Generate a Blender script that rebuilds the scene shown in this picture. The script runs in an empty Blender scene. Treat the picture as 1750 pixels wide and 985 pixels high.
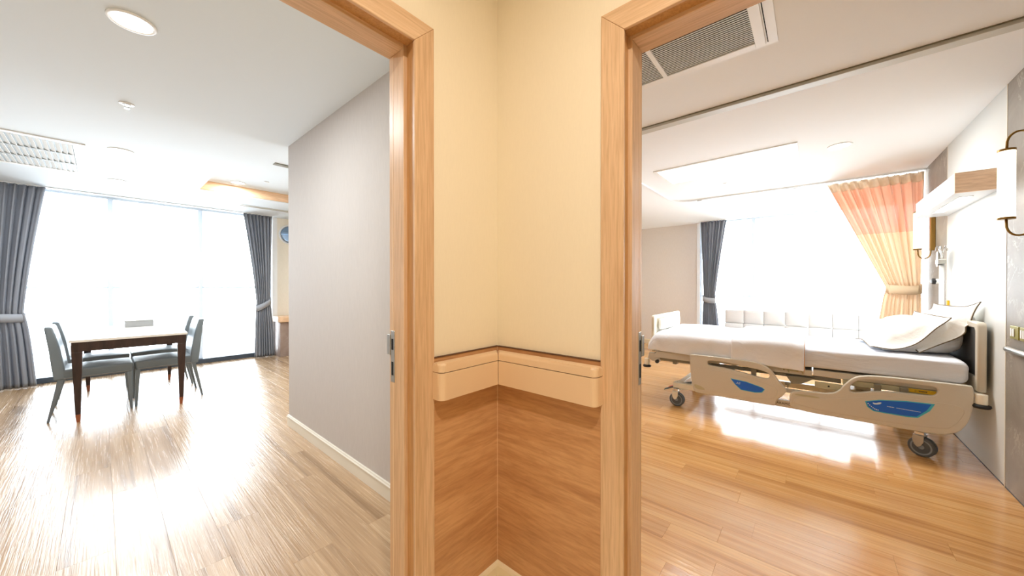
import bpy, bmesh, math, random
from mathutils import Vector, Matrix, noise
random.seed(7)
S = bpy.context.scene
C = S.collection
PI = math.pi

# ------------------------------------------------------------------ camera
F_PX = 600.0
yaw, pitch = math.radians(40.53), math.radians(-0.30)
fw = Vector((math.cos(yaw)*math.cos(pitch), math.sin(yaw)*math.cos(pitch), math.sin(pitch)))
rt = Vector((math.sin(yaw), -math.cos(yaw), 0))
up = rt.cross(fw)
cam = bpy.data.cameras.new('camera')
cam.sensor_width = 36.0
cam.lens = 36.0*F_PX/1750.0
cam.clip_start = 0.02
camo = bpy.data.objects.new('camera', cam)
C.objects.link(camo)
camo.matrix_world = Matrix(((rt.x, up.x, -fw.x, 0), (rt.y, up.y, -fw.y, 0), (rt.z, up.z, -fw.z, 1.3), (0, 0, 0, 1)))
S.camera = camo

# ------------------------------------------------------------------ world, exposure
w = bpy.data.worlds.new('world'); S.world = w; w.use_nodes = True
bg = w.node_tree.nodes['Background']
bg.inputs[0].default_value = (0.82, 0.92, 1.0, 1)
bg.inputs[1].default_value = 12.5
S.view_settings.view_transform = 'Standard'
S.view_settings.look = 'None'
S.view_settings.exposure = 0.40
S.view_settings.gamma = 1.0
S.view_settings.use_curve_mapping = False
S.cycles.use_denoising = True
S.cycles.sample_clamp_indirect = 8.0
S.cycles.max_bounces = 10
S.cycles.diffuse_bounces = 6
S.cycles.caustics_reflective = False
S.cycles.caustics_refractive = False

def portal(name, loc, rot, sx, sy):
    l = bpy.data.lights.new(name, 'AREA'); l.shape = 'RECTANGLE'; l.size = sx; l.size_y = sy
    l.cycles.is_portal = True
    o = bpy.data.objects.new(name, l); C.objects.link(o); o.location = loc; o.rotation_euler = rot
portal('window_daylight_portal', (0.35, 8.0, 1.3), (math.radians(-90), 0, 0), 3.6, 2.6)
portal('window_daylight_portal', (8.3, -0.1, 1.3), (0, math.radians(90), 0), 2.6, 3.9)

def lamp(name, loc, size, power, col, rot=(0, 0, 0), shape='DISK', sy=None):
    l = bpy.data.lights.new(name, 'AREA'); l.shape = shape; l.size = size
    if sy: l.size_y = sy
    l.energy = power; l.color = col
    o = bpy.data.objects.new(name, l); C.objects.link(o); o.location = loc; o.rotation_euler = rot
    return o

# ------------------------------------------------------------------ materials
def srgb(r, g, b):
    f = lambda c: (c/255/12.92) if c/255 <= 0.04045 else ((c/255+0.055)/1.055)**2.4
    return (f(r), f(g), f(b), 1)

def mat(name, col, rough=0.5, metal=0.0, spec=0.5, **kw):
    m = bpy.data.materials.new(name); m.use_nodes = True
    p = m.node_tree.nodes['Principled BSDF']
    p.inputs['Base Color'].default_value = srgb(*col)
    p.inputs['Roughness'].default_value = rough
    p.inputs['Metallic'].default_value = metal
    p.inputs['Specular IOR Level'].default_value = spec
    for k, v in kw.items(): p.inputs[k].default_value = v
    return m

def nd(m, t, **kw):
    n = m.node_tree.nodes.new(t)
    for k, v in kw.items(): setattr(n, k, v)
    return n
def ln(m, a, b): m.node_tree.links.new(a, b)
def pr(m): return m.node_tree.nodes['Principled BSDF']

def coords(m, kind, scale, rnd=False, rot=(0, 0, 0)):
    if kind == 'world':
        src = nd(m, 'ShaderNodeNewGeometry').outputs['Position']
    else:
        src = nd(m, 'ShaderNodeTexCoord').outputs['Object']
    mp = nd(m, 'ShaderNodeMapping'); mp.inputs['Scale'].default_value = scale; mp.inputs['Rotation'].default_value = rot
    if rnd:
        oi = nd(m, 'ShaderNodeObjectInfo'); cx = nd(m, 'ShaderNodeCombineXYZ')
        mul = nd(m, 'ShaderNodeMath', operation='MULTIPLY'); mul.inputs[1].default_value = 37.0
        ln(m, oi.outputs['Random'], mul.inputs[0])
        for k in range(3): ln(m, mul.outputs[0], cx.inputs[k])
        ad = nd(m, 'ShaderNodeVectorMath', operation='ADD'); ln(m, src, ad.inputs[0]); ln(m, cx.outputs[0], ad.inputs[1])
        src = ad.outputs[0]
    ln(m, src, mp.inputs[0])
    return mp.outputs[0]

def ramp(m, fac, stops):
    r = nd(m, 'ShaderNodeValToRGB'); ln(m, fac, r.inputs[0])
    e = r.color_ramp.elements
    while len(e) < len(stops): e.new(0.5)
    for k, (p, c) in enumerate(stops): e[k].position = p; e[k].color = srgb(*c)
    return r.outputs[0]

def tex_noise(m, vec, sc, det=4, rough=0.5, dist=0.0):
    n = nd(m, 'ShaderNodeTexNoise'); n.inputs['Scale'].default_value = sc; n.inputs['Detail'].default_value = det
    n.inputs['Roughness'].default_value = rough; n.inputs['Distortion'].default_value = dist
    ln(m, vec, n.inputs['Vector']); return n.outputs['Fac']

def bump(m, h, strength=0.2, dist=0.01):
    b = nd(m, 'ShaderNodeBump'); b.inputs['Strength'].default_value = strength; b.inputs['Distance'].default_value = dist
    ln(m, h, b.inputs['Height']); ln(m, b.outputs[0], pr(m).inputs['Normal'])

def mixc(m, a, b, fac, mode='MULTIPLY'):
    x = nd(m, 'ShaderNodeMix', data_type='RGBA', blend_type=mode)
    if isinstance(fac, float): x.inputs[0].default_value = fac
    else: ln(m, fac, x.inputs[0])
    ln(m, a, x.inputs[6]); ln(m, b, x.inputs[7]); return x.outputs[2]

def wood(name, stops, scale, rough=0.4, kind='world', rnd=False, fine=60, bstr=0.06, spec=0.5, dist=1.2, rough_amp=0.0, plank=0.0):
    """grain stretched along the axis whose scale is the small one"""
    m = mat(name, (200, 160, 110), rough, spec=spec)
    v = coords(m, kind, scale, rnd)
    a = tex_noise(m, v, 1.0, 5, 0.55, dist)
    c = ramp(m, a, stops)
    v2 = coords(m, kind, tuple(s*6 for s in scale), rnd)
    b = tex_noise(m, v2, 1.4, 3, 0.6, 0.4)
    g = ramp(m, b, [(0.3, (222, 214, 205)), (0.62, (255, 255, 255))])
    c2 = mixc(m, c, g, 0.75)
    if plank:
        oi = nd(m, 'ShaderNodeObjectInfo')
        k = int(255*(1-plank))
        pl = ramp(m, oi.outputs['Random'], [(0.0, (k, k-4, k-8)), (1.0, (255, 255, 255))])
        c2 = mixc(m, c2, pl, 1.0)
    ln(m, c2, pr(m).inputs['Base Color'])
    if rough_amp:
        mr = nd(m, 'ShaderNodeMapRange'); ln(m, b, mr.inputs[0]); mr.inputs[1].default_value = 0.3; mr.inputs[2].default_value = 0.7
        mr.inputs[3].default_value = rough-rough_amp; mr.inputs[4].default_value = rough+rough_amp
        ln(m, mr.outputs[0], pr(m).inputs['Roughness'])
    bump(m, b, bstr, 0.004)
    return m

M = {}
M['door_wood'] = wood('door_frame_wood', [(0.3, (210, 172, 132)), (0.5, (219, 183, 144)), (0.7, (225, 191, 154))], (16, 16, 0.7), 0.42)
M['door_wood_h'] = wood('door_head_wood_left', [(0.3, (210, 172, 132)), (0.5, (219, 183, 144)), (0.7, (225, 191, 154))], (0.7, 16, 16), 0.42)
M['door_wood_h2'] = wood('door_head_wood_right', [(0.3, (210, 172, 132)), (0.5, (219, 183, 144)), (0.7, (225, 191, 154))], (16, 0.7, 16), 0.42)
M['rebate'] = wood('door_rebate_wood', [(0.3, (198, 148, 94)), (0.6, (208, 160, 106))], (16, 16, 0.7), 0.5)
M['panel_wood'] = wood('wainscot_wood', [(0.28, (184, 134, 90)), (0.45, (200, 150, 102)), (0.6, (210, 162, 114)), (0.75, (196, 146, 99))], (1.3, 1.3, 11), 0.42, dist=0.9)
M['floor_left'] = wood('oak_floor_cool_cast', [(0.3, (150, 122, 92)), (0.45, (186, 156, 122)), (0.6, (202, 173, 139)), (0.75, (170, 141, 108))], (13, 0.32, 13), 0.24, 'object', True, bstr=0.4, dist=0.7, rough_amp=0.06, plank=0.07, spec=0.62)  # paler tones hold the left room's cooler white balance in the colour
M['floor_right'] = wood('oak_floor_warm_cast', [(0.3, (184, 130, 74)), (0.45, (213, 160, 97)), (0.6, (226, 179, 116)), (0.75, (203, 149, 88))], (15, 0.35, 15), 0.15, 'object', True, bstr=0.10, dist=0.7, rough_amp=0.05, plank=0.06, spec=0.9)  # orange tones carry this room's warmer white balance in the wood colour
M['floor_base'] = mat('floor_joint_brown', (160, 128, 96), 0.7)
M['light_wood'] = wood('light_maple_trim', [(0.3, (232, 190, 150)), (0.6, (240, 202, 164))], (1.2, 14, 14), 0.45)
M['end_wood'] = wood('peach_wood_end', [(0.3, (250, 222, 196)), (0.6, (252, 228, 206))], (14, 1.5, 14), 0.45)
M['table_wood'] = wood('dark_walnut', [(0.3, (38, 26, 24)), (0.6, (62, 42, 38))], (20, 20, 2), 0.35)

def paper(name, col, d=0.02, sc=(220, 220, 14)):
    m = mat(name, col, 0.75, spec=0.2)
    v = coords(m, 'world', sc)
    n = tex_noise(m, v, 1.0, 3, 0.6)
    c = ramp(m, n, [(0.3, tuple(int(x*(1-d)) for x in col)), (0.7, tuple(min(255, int(x*(1+d))) for x in col))])
    ln(m, c, pr(m).inputs['Base Color']); bump(m, n, 0.08, 0.002)
    return m
M['cream_wall'] = paper('cream_wall_paper', (235, 222, 196), 0.006, (300, 300, 40))
M['grey_wall'] = paper('grey_wall_paper', (196, 190, 186))
M['beige_wall'] = paper('pale_beige_wall_paper', (226, 219, 212))
M['warm_wall'] = paper('light_cream_wall_paper', (238, 230, 214))
M['white_panel'] = mat('white_laminate_panel', (214, 218, 217), 0.5, spec=0.3)
M['ceiling'] = mat('ceiling_paint_cooled', (222, 229, 234), 0.85, spec=0.2)  # cool tint put in the paint to cancel warm light bounced off the floor
M['ceiling_warm'] = mat('ceiling_paint_warm', (238, 240, 240), 0.85, spec=0.2)
M['base_cream'] = mat('cream_baseboard', (232, 218, 188), 0.4)
M['base_white'] = mat('ivory_baseboard', (226, 220, 206), 0.4)
M['vinyl'] = mat('beige_vinyl', (226, 194, 156), 0.45)
M['dark_gap'] = mat('dark_gap', (92, 62, 38), 0.7)
M['white'] = mat('white_paint', (240, 240, 238), 0.45)
M['shelf_paint'] = mat('pale_shelf_paint', (214, 220, 226), 0.45)
M['steel_paint'] = mat('grey_duct_paint', (176, 184, 188), 0.6)
M['white_metal'] = mat('white_metal', (232, 234, 234), 0.35)
M['black'] = mat('black_rubber', (28, 28, 30), 0.55)
M['duct'] = mat('duct_black', (16, 16, 18), 0.9)
M['chrome'] = mat('chrome', (214, 214, 212), 0.18, 1.0)
M['steel'] = mat('brushed_steel', (176, 176, 172), 0.35, 1.0)
M['alu'] = mat('anodised_track', (196, 194, 184), 0.5, 0.1)
M['brass'] = mat('aged_brass', (150, 118, 62), 0.32, 0.9)
M['copper'] = mat('copper_tip', (164, 98, 66), 0.4, 0.3)
M['switch'] = mat('champagne_switch', (150, 142, 62), 0.35, 0.4)
M['sill'] = mat('dark_grey_sill', (62, 72, 84), 0.5)
M['frame'] = mat('window_frame_white', (186, 200, 214), 0.4)
M['grey_leather'] = mat('grey_leather', (116, 126, 132), 0.42)
M['tabletop'] = mat('ivory_stone_top', (236, 232, 224), 0.12)
M['tissue'] = mat('grey_box', (150, 150, 150), 0.5)
M['bed_beige'] = mat('bed_beige_plastic', (208, 202, 188), 0.38)
M['bed_ivory'] = mat('bed_ivory_plastic', (236, 230, 212), 0.4)
M['bed_grey'] = mat('bed_grey_metal', (132, 128, 114), 0.4, 0.3)
M['bed_olive'] = mat('bed_frame_paint', (190, 184, 152), 0.45)
M['head_panel'] = mat('headboard_dark_panel', (74, 74, 74), 0.45)
M['blue'] = mat('blue_sticker', (20, 104, 218), 0.3)
M['cyan'] = mat('cyan_sticker_edge', (70, 186, 216), 0.35)
M['ink'] = mat('pale_print', (206, 222, 238), 0.5)
M['ink_dark'] = mat('dark_print', (70, 56, 40), 0.6)
M['yellow'] = mat('yellow_label', (222, 178, 20), 0.5)
M['wheel'] = mat('wheel_grey', (132, 142, 150), 0.45)
M['tyre'] = mat('tyre_dark', (84, 90, 96), 0.6)
M['piping'] = mat('brown_piping', (112, 98, 78), 0.7)
M['red_tip'] = mat('coral_pedal_tip', (222, 140, 122), 0.5)
M['wheel_lock'] = mat('grey_pedal', (96, 104, 104), 0.45)
M['foot_pillow'] = mat('foam_white', (246, 246, 242), 0.8)

def marble(name, a, b, vein):
    m = mat(name, a, 0.5, spec=0.25)
    v = coords(m, 'world', (1, 1, 1))
    base = ramp(m, tex_noise(m, v, 2.6, 8, 0.62, 0.8), [(0.3, a), (0.7, b)])
    vn = tex_noise(m, v, 2.1, 9, 0.62, 1.6)
    sb = nd(m, 'ShaderNodeMath', operation='SUBTRACT'); ln(m, vn, sb.inputs[0]); sb.inputs[1].default_value = 0.5
    ab = nd(m, 'ShaderNodeMath', operation='ABSOLUTE'); ln(m, sb.outputs[0], ab.inputs[0])
    mask = ramp(m, ab.outputs[0], [(0.0, (190, 190, 190)), (0.016, (0, 0, 0))])
    n2 = ramp(m, tex_noise(m, v, 3.3, 2), [(0.45, (0, 0, 0)), (0.62, (255, 255, 255))])
    mk = mixc(m, mask, n2, 1.0)
    vc = nd(m, 'ShaderNodeRGB'); vc.outputs[0].default_value = srgb(*vein)
    ln(m, mixc(m, base, vc.outputs[0], mk, 'MIX'), pr(m).inputs['Base Color'])
    return m
M['marble'] = marble('grey_brown_marble', (130, 124, 115), (160, 154, 145), (206, 201, 192))
M['brown_marble'] = marble('brown_marble', (146, 126, 116), (174, 156, 146), (206, 196, 188))

def cloth(name, col, sc=9, b=0.5, d=0.02, trans=0.0, stretch=(1, 1, 1)):
    m = mat(name, col, 0.85, spec=0.15)
    v = coords(m, 'object', stretch)
    n = tex_noise(m, v, sc, 4, 0.5, 0.6)
    bump(m, n, b, d)
    if trans:
        p = pr(m); out = m.node_tree.nodes['Material Output']
        t = nd(m, 'ShaderNodeBsdfTranslucent'); t.inputs[0].default_value = srgb(*col)
        x = nd(m, 'ShaderNodeMixShader'); x.inputs[0].default_value = trans
        ln(m, p.outputs[0], x.inputs[1]); ln(m, t.outputs[0], x.inputs[2]); ln(m, x.outputs[0], out.inputs[0])
    return m
M['duvet'] = cloth('duvet_cotton', (240, 244, 252), 7, 0.35, 0.03)
M['sheet'] = cloth('sheet_cotton', (232, 237, 248), 5, 0.5, 0.04, stretch=(1, 0.5, 3))
M['pillow'] = cloth('pillow_cotton', (242, 242, 240), 8, 0.45, 0.03)
M['sofa'] = cloth('white_leather', (216, 217, 220), 12, 0.15, 0.01)
def stripes(name, stops, sc, trans):
    m = cloth(name, (150, 150, 150), 14, 0.1, 0.01, trans)
    return m
M['grey_curtain'] = cloth('grey_curtain', (158, 161, 168), 16, 0.1, 0.01, 0.25)
M['grey_tie'] = cloth('grey_tieback', (176, 180, 188), 16, 0.1, 0.01, 0.15)
M['cream_curtain'] = cloth('cream_curtain', (242, 222, 196), 16, 0.1, 0.01, 0.06)
M['cream_tie'] = cloth('cream_tieback', (244, 224, 192), 16, 0.1, 0.01, 0.15)

def see_through(name, col, tr, trans=0.5):
    m = bpy.data.materials.new(name); m.use_nodes = True
    nt = m.node_tree; nt.nodes.clear()
    out = nd(m, 'ShaderNodeOutputMaterial'); a = nd(m, 'ShaderNodeBsdfTransparent')
    d = nd(m, 'ShaderNodeBsdfDiffuse'); d.inputs[0].default_value = srgb(*col)
    t = nd(m, 'ShaderNodeBsdfTranslucent'); t.inputs[0].default_value = srgb(*col)
    x = nd(m, 'ShaderNodeMixShader'); x.inputs[0].default_value = trans
    ln(m, d.outputs[0], x.inputs[1]); ln(m, t.outputs[0], x.inputs[2])
    y = nd(m, 'ShaderNodeMixShader'); y.inputs[0].default_value = tr
    ln(m, x.outputs[0], y.inputs[1]); ln(m, a.outputs[0], y.inputs[2]); ln(m, y.outputs[0], out.inputs[0])
    return m
M['sheer'] = see_through('sheer_curtain', (250, 250, 252), 0.86, 0.75)
M['mesh_cloth'] = see_through('coral_mesh', (242, 194, 164), 0.012, 0.06)
def glass(name):
    m = bpy.data.materials.new(name); m.use_nodes = True
    nt = m.node_tree; nt.nodes.clear()
    out = nd(m, 'ShaderNodeOutputMaterial'); a = nd(m, 'ShaderNodeBsdfTransparent')
    g = nd(m, 'ShaderNodeBsdfGlossy'); g.inputs['Roughness'].default_value = 0.02
    fr = nd(m, 'ShaderNodeFresnel'); fr.inputs[0].default_value = 1.45
    x = nd(m, 'ShaderNodeMixShader'); ln(m, fr.outputs[0], x.inputs[0])
    ln(m, a.outputs[0], x.inputs[1]); ln(m, g.outputs[0], x.inputs[2]); ln(m, x.outputs[0], out.inputs[0])
    return m
M['glass'] = glass('window_glass')
M['mirror'] = mat('mirror_glass', (150, 175, 205), 0.04, 1.0)
def emit(name, col, s):
    m = bpy.data.materials.new(name); m.use_nodes = True
    p = pr(m); p.inputs['Base Color'].default_value = srgb(*col)
    p.inputs['Emission Color'].default_value = srgb(*col); p.inputs['Emission Strength'].default_value = s
    return m
M['led'] = emit('led_diffuser', (255, 250, 240), 6)
M['panel_led'] = emit('panel_led', (255, 253, 248), 5)
M['tube'] = emit('warm_tube', (255, 244, 222), 2.2)

# ------------------------------------------------------------------ geometry helpers
def obj(name, bm, m=None, parent=None, loc=None, smooth=False, bev=0, seg=2, sub=0, ang=40):
    if isinstance(bm, bmesh.types.BMesh):
        bmesh.ops.recalc_face_normals(bm, faces=bm.faces[:])
        me = bpy.data.meshes.new(name); bm.to_mesh(me); bm.free()
    else: me = bm
    if m is not None and not me.materials: me.materials.append(m)
    if smooth:
        for p in me.polygons: p.use_smooth = True
    o = bpy.data.objects.new(name, me); C.objects.link(o)
    if loc: o.location = loc
    if parent: o.parent = parent
    if bev:
        b = o.modifiers.new('bevel', 'BEVEL'); b.width = bev; b.segments = seg; b.limit_method = 'ANGLE'; b.angle_limit = math.radians(ang)
    if sub:
        s = o.modifiers.new('sub', 'SUBSURF'); s.levels = sub; s.render_levels = sub
    return o

def bx(bm, x0, x1, y0, y1, z0, z1):
    v = [bm.verts.new((x, y, z)) for x in (x0, x1) for y in (y0, y1) for z in (z0, z1)]
    for f in ((0, 1, 3, 2), (4, 6, 7, 5), (0, 4, 5, 1), (2, 3, 7, 6), (0, 2, 6, 4), (1, 5, 7, 3)):
        bm.faces.new([v[i] for i in f])
    return bm
def box(*a): return bx(bmesh.new(), *a)
def boxes(L):
    bm = bmesh.new()
    for a in L: bx(bm, *a)
    return bm

def frustum(bm, c0, h0, c1, h1):
    """box from square at c0 (half sizes h0) to square at c1"""
    v = []
    for c, h in ((c0, h0), (c1, h1)):
        for sx, sy in ((-1, -1), (1, -1), (1, 1), (-1, 1)):
            v.append(bm.verts.new((c[0]+sx*h[0], c[1]+sy*h[1], c[2])))
    bm.faces.new(v[0:4][::-1]); bm.faces.new(v[4:8])
    for k in range(4):
        j = (k+1) % 4; bm.faces.new((v[k], v[j], v[4+j], v[4+k]))
    return bm

def tube(bm, pts, r, n=10, closed=False, cap=True):
    pts = [Vector(p) for p in pts]; N = len(pts); rings = []
    ref = Vector((0, 0, 1)); prev = None
    for i, p in enumerate(pts):
        a = pts[(i-1) % N] if (i > 0 or closed) else p
        b = pts[(i+1) % N] if (i < N-1 or closed) else p
        t = (b-a).normalized()
        if prev is None:
            s = t.cross(ref if abs(t.z) < 0.9 else Vector((1, 0, 0))).normalized()
        else:
            s = (prev-t*prev.dot(t)).normalized()
        prev = s; q = t.cross(s)
        rr = r[i] if isinstance(r, (list, tuple)) else r
        rings.append([bm.verts.new(p+s*math.cos(2*PI*k/n)*rr+q*math.sin(2*PI*k/n)*rr) for k in range(n)])
    for i in range(N if closed else N-1):
        A, B = rings[i], rings[(i+1) % N]
        for k in range(n): bm.faces.new((A[k], A[(k+1) % n], B[(k+1) % n], B[k]))
    if cap and not closed:
        bm.faces.new(rings[0][::-1]); bm.faces.new(rings[-1])
    return bm

def lathe(bm, prof, axis='z', c=(0, 0, 0), n=32):
    c = Vector(c); rings = []
    for r, h in prof:
        ring = []
        for k in range(n):
            a = 2*PI*k/n; u, v = r*math.cos(a), r*math.sin(a)
            d = {'z': (u, v, h), 'x': (h, u, v), 'y': (v, h, u)}[axis]
            ring.append(bm.verts.new(c+Vector(d)))
        rings.append(ring)
    for A, B in zip(rings, rings[1:]):
        for k in range(n): bm.faces.new((A[k], A[(k+1) % n], B[(k+1) % n], B[k]))
    bm.faces.new(rings[0][::-1]); bm.faces.new(rings[-1])
    return bm

def chaikin(p, it=2):
    for _ in range(it):
        q = []
        for i in range(len(p)):
            a, b = p[i], p[(i+1) % len(p)]
            q.append((a[0]*.75+b[0]*.25, a[1]*.75+b[1]*.25)); q.append((a[0]*.25+b[0]*.75, a[1]*.25+b[1]*.75))
        p = q
    return p

def plate(outer, holes, th, bev=0.0, mtx=None, res=2):
    """flat plate with holes, cut from outline curves, returned as a mesh"""
    cu = bpy.data.curves.new('c', 'CURVE'); cu.dimensions = '2D'; cu.fill_mode = 'BOTH'
    for L in [outer]+holes:
        s = cu.splines.new('POLY'); s.points.add(len(L)-1); s.use_cyclic_u = True
        for k, (a, b) in enumerate(L): s.points[k].co = (a, b, 0, 1)
    cu.extrude = max(th/2-bev, 0.0001); cu.bevel_depth = bev; cu.bevel_resolution = res; cu.offset = -bev
    o = bpy.data.objects.new('t', cu); C.objects.link(o)
    bpy.context.view_layer.update()
    me = bpy.data.meshes.new_from_object(o.evaluated_get(bpy.context.evaluated_depsgraph_get()))
    bpy.data.objects.remove(o); bpy.data.curves.remove(cu)
    me.materials.clear()
    if mtx: me.transform(mtx)
    return me

def text_mesh(s, size, th, mtx, shear=0.0):
    cu = bpy.data.curves.new('t', 'FONT'); cu.body = s; cu.size = size; cu.extrude = th; cu.shear = shear; cu.resolution_u = 2
    o = bpy.data.objects.new('t', cu); C.objects.link(o)
    bpy.context.view_layer.update()
    me = bpy.data.meshes.new_from_object(o.evaluated_get(bpy.context.evaluated_depsgraph_get()))
    bpy.data.objects.remove(o); bpy.data.curves.remove(cu)
    me.materials.clear(); me.transform(mtx)
    return me

YZ = lambda x: Matrix(((0, 0, 1, x), (1, 0, 0, 0), (0, 1, 0, 0), (0, 0, 0, 1)))            # (u,v,w) -> (x+w, u, v)
def onX(x, y, z, roll=0.0):   # text facing -X, reading towards -Y
    return Matrix(((0, 0, -1, x), (-1, 0, 0, y), (0, 1, 0, z), (0, 0, 0, 1))) @ Matrix.Rotation(roll, 4, 'Z')

def thing(name, label, cat, loc=(0, 0, 0), group=None, rotz=0):
    o = bpy.data.objects.new(name, None); C.objects.link(o); o.location = loc; o.rotation_euler = (0, 0, rotz)
    o.empty_display_size = 0.05
    o['label'] = label; o['category'] = cat
    if group: o['group'] = group
    return o
def tag(o, label, cat, group=None):
    o['label'] = label; o['category'] = cat
    if group: o['group'] = group
    return o
def struct(name, bm, m, **kw):
    o = obj(name, bm, m, **kw); o['kind'] = 'structure'; return o
def sempty(name):
    o = bpy.data.objects.new(name, None); C.objects.link(o); o['kind'] = 'structure'; return o
def dup(root, loc, label, rotz=None, group=None):
    r = root.copy(); C.objects.link(r); r.location = loc; r['label'] = label
    if rotz is not None: r.rotation_euler = (0, 0, rotz)
    if group: r['group'] = group
    for ch in list(root.children):
        c = ch.copy(); C.objects.link(c); c.parent = r
        for g in list(ch.children):
            d = g.copy(); C.objects.link(d); d.parent = c
    return r

# ------------------------------------------------------------------ main dimensions (metres)
CX, CY = 1.135, 1.055          # the inner corner between the two doors
TH = 0.14                      # wall thickness
ZC = 2.60                      # ceilings of the two rooms
DH = 2.149                     # clear height inside the casings
LX0 = -0.42                    # left door: clear from LX0 to 0.704
RY0 = -0.66                    # right door: clear from RY0 to 0.475
BW = -0.952                    # plane of the wall behind the bed
GX = 1.135                     # plane of the grey wall
YW = 7.85                      # left room window plane
XW = 8.05                      # right room window plane

# ------------------------------------------------------------------ floors
def plank_floor(name, m, cols, seed, w_, L):
    """cols: list of (x0, x1, y0, y1) strips to cover; every plank is its own piece"""
    rnd = random.Random(seed)
    x0 = min(c[0] for c in cols); x1 = max(c[1] for c in cols); y0 = min(c[2] for c in cols); y1 = max(c[3] for c in cols)
    b = struct(name, boxes([(c[0], c[1], c[2], c[3], -0.06, -0.012) for c in cols]), M['floor_base'])
    cache = {}
    for c in cols:
        k = 0; x = c[0]
        while x < c[1]-0.01:
            xe = min(x+w_, c[1])
            y = c[2]-rnd.random()*L
            while y < c[3]-0.01:
                a, e = max(y, c[2]), min(y+L, c[3])
                if e-a > 0.03:
                    key = (round(xe-x, 3), round(e-a, 3))
                    if key not in cache:
                        g = 0.0002; bm = box(g, key[0]-g, g, key[1]-g, -0.012, 0.0)
                        top = [ed for ed in bm.edges if all(v.co.z > -0.001 for v in ed.verts)]
                        bmesh.ops.bevel(bm, geom=top, offset=0.0005, segments=1, affect='EDGES')
                        bmesh.ops.recalc_face_normals(bm, faces=bm.faces[:])
                        me = bpy.data.meshes.new('floor_plank'); bm.to_mesh(me); bm.free(); me.materials.append(m)
                        cache[key] = me
                    obj('floor_plank', cache[key], None, b, (x, a, 0))
                y += L
            x = xe; k += 1
    return b
plank_floor('floor', M['floor_left'], [(-1.4, GX, CY+TH, YW-0.01), (GX, 3.7, 3.71, YW-0.01), (LX0, 0.704, CY, CY+TH)], 3, 0.18, 1.22)
plank_floor('floor', M['floor_right'], [(CX+TH, XW-0.01, BW, 3.45), (CX, CX+TH, RY0, 0.475)], 5, 0.15, 1.22)
struct('floor', boxes([(-1.5, CX, -1.5, CY, -0.06, 0.0)]), M['base_cream'])

# ------------------------------------------------------------------ walls
# the corner between the doors: lower wood cladding, upper cream paper; each side of a door in its own run
def door_wall_left():
    return boxes([(-1.5, LX0-0.02, CY, CY+TH, 0, 2.7), (0.724, CX+TH, CY, CY+TH, 0, 2.7), (LX0-0.02, 0.724, CY, CY+TH, DH+0.02, 2.7)])
struct('wall_left', door_wall_left(), M['cream_wall'])
struct('wall_right', boxes([(CX, CX+TH, -1.5, RY0-0.02, 0, 2.7), (CX, CX+TH, 0.495, CY, 0, 2.7), (CX, CX+TH, RY0-0.02, 0.495, DH+0.02, 2.7)]), M['cream_wall'])
struct('wall_back', boxes([(-1.6, CX+TH, -1.6, -1.5, 0, 2.7), (-1.6, -1.5, -1.5, CY+TH, 0, 2.7)]), M['cream_wall'])
struct('ceiling', box(-1.6, CX+TH, -1.6, CY+TH, 2.7, 2.8), M['ceiling_warm'])
# wainscot
WZ = 1.036
struct('trim_1', boxes([(0.785, CX, CY-0.008, CY, 0.09, WZ)]), M['panel_wood'])
struct('trim_2', boxes([(CX-0.008, CX, 0.556, CY-0.008, 0.09, WZ)]), M['panel_wood'])
o = struct('trim_3', boxes([(0.785, CX-0.006, CY-0.0105, CY, WZ, WZ+0.004), (CX-0.0105, CX, 0.556, CY-0.0105, WZ, WZ+0.004)]), M['dark_gap'])
# baseboard in the corner: straight faced with a rounded top
def base_profile(bm, pts_path, prof):
    """sweep a profile (offset from wall, height) along a path of (point, outward normal) pairs"""
    rings = []
    for (x, y), (nx, ny) in pts_path:
        rings.append([bm.verts.new((x+nx*a, y+ny*a, h)) for a, h in prof])
    n = len(prof)
    for A, B in zip(rings, rings[1:]):
        for k in range(n): bm.faces.new((A[k], A[(k+1) % n], B[(k+1) % n], B[k]))
    bm.faces.new(rings[0]); bm.faces.new(rings[-1][::-1])
    return bm
prof = [(0, 0), (0.018, 0), (0.018, 0.082), (0.015, 0.092), (0.009, 0.099), (0, 0.101)]
struct('baseboard_left', base_profile(bmesh.new(), [((0.785, CY), (0, -1)), ((CX, CY), (-1, -1))], prof), M['base_cream'])
struct('baseboard_right', base_profile(bmesh.new(), [((CX, CY), (-1, -1)), ((CX, 0.556), (-1, 0))], prof), M['base_cream'])
struct('trim_4', boxes([(CX-0.0095, CX-0.0075, CY-0.0095, CY-0.0075, 0.1, WZ)]), M['vinyl'])

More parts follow.
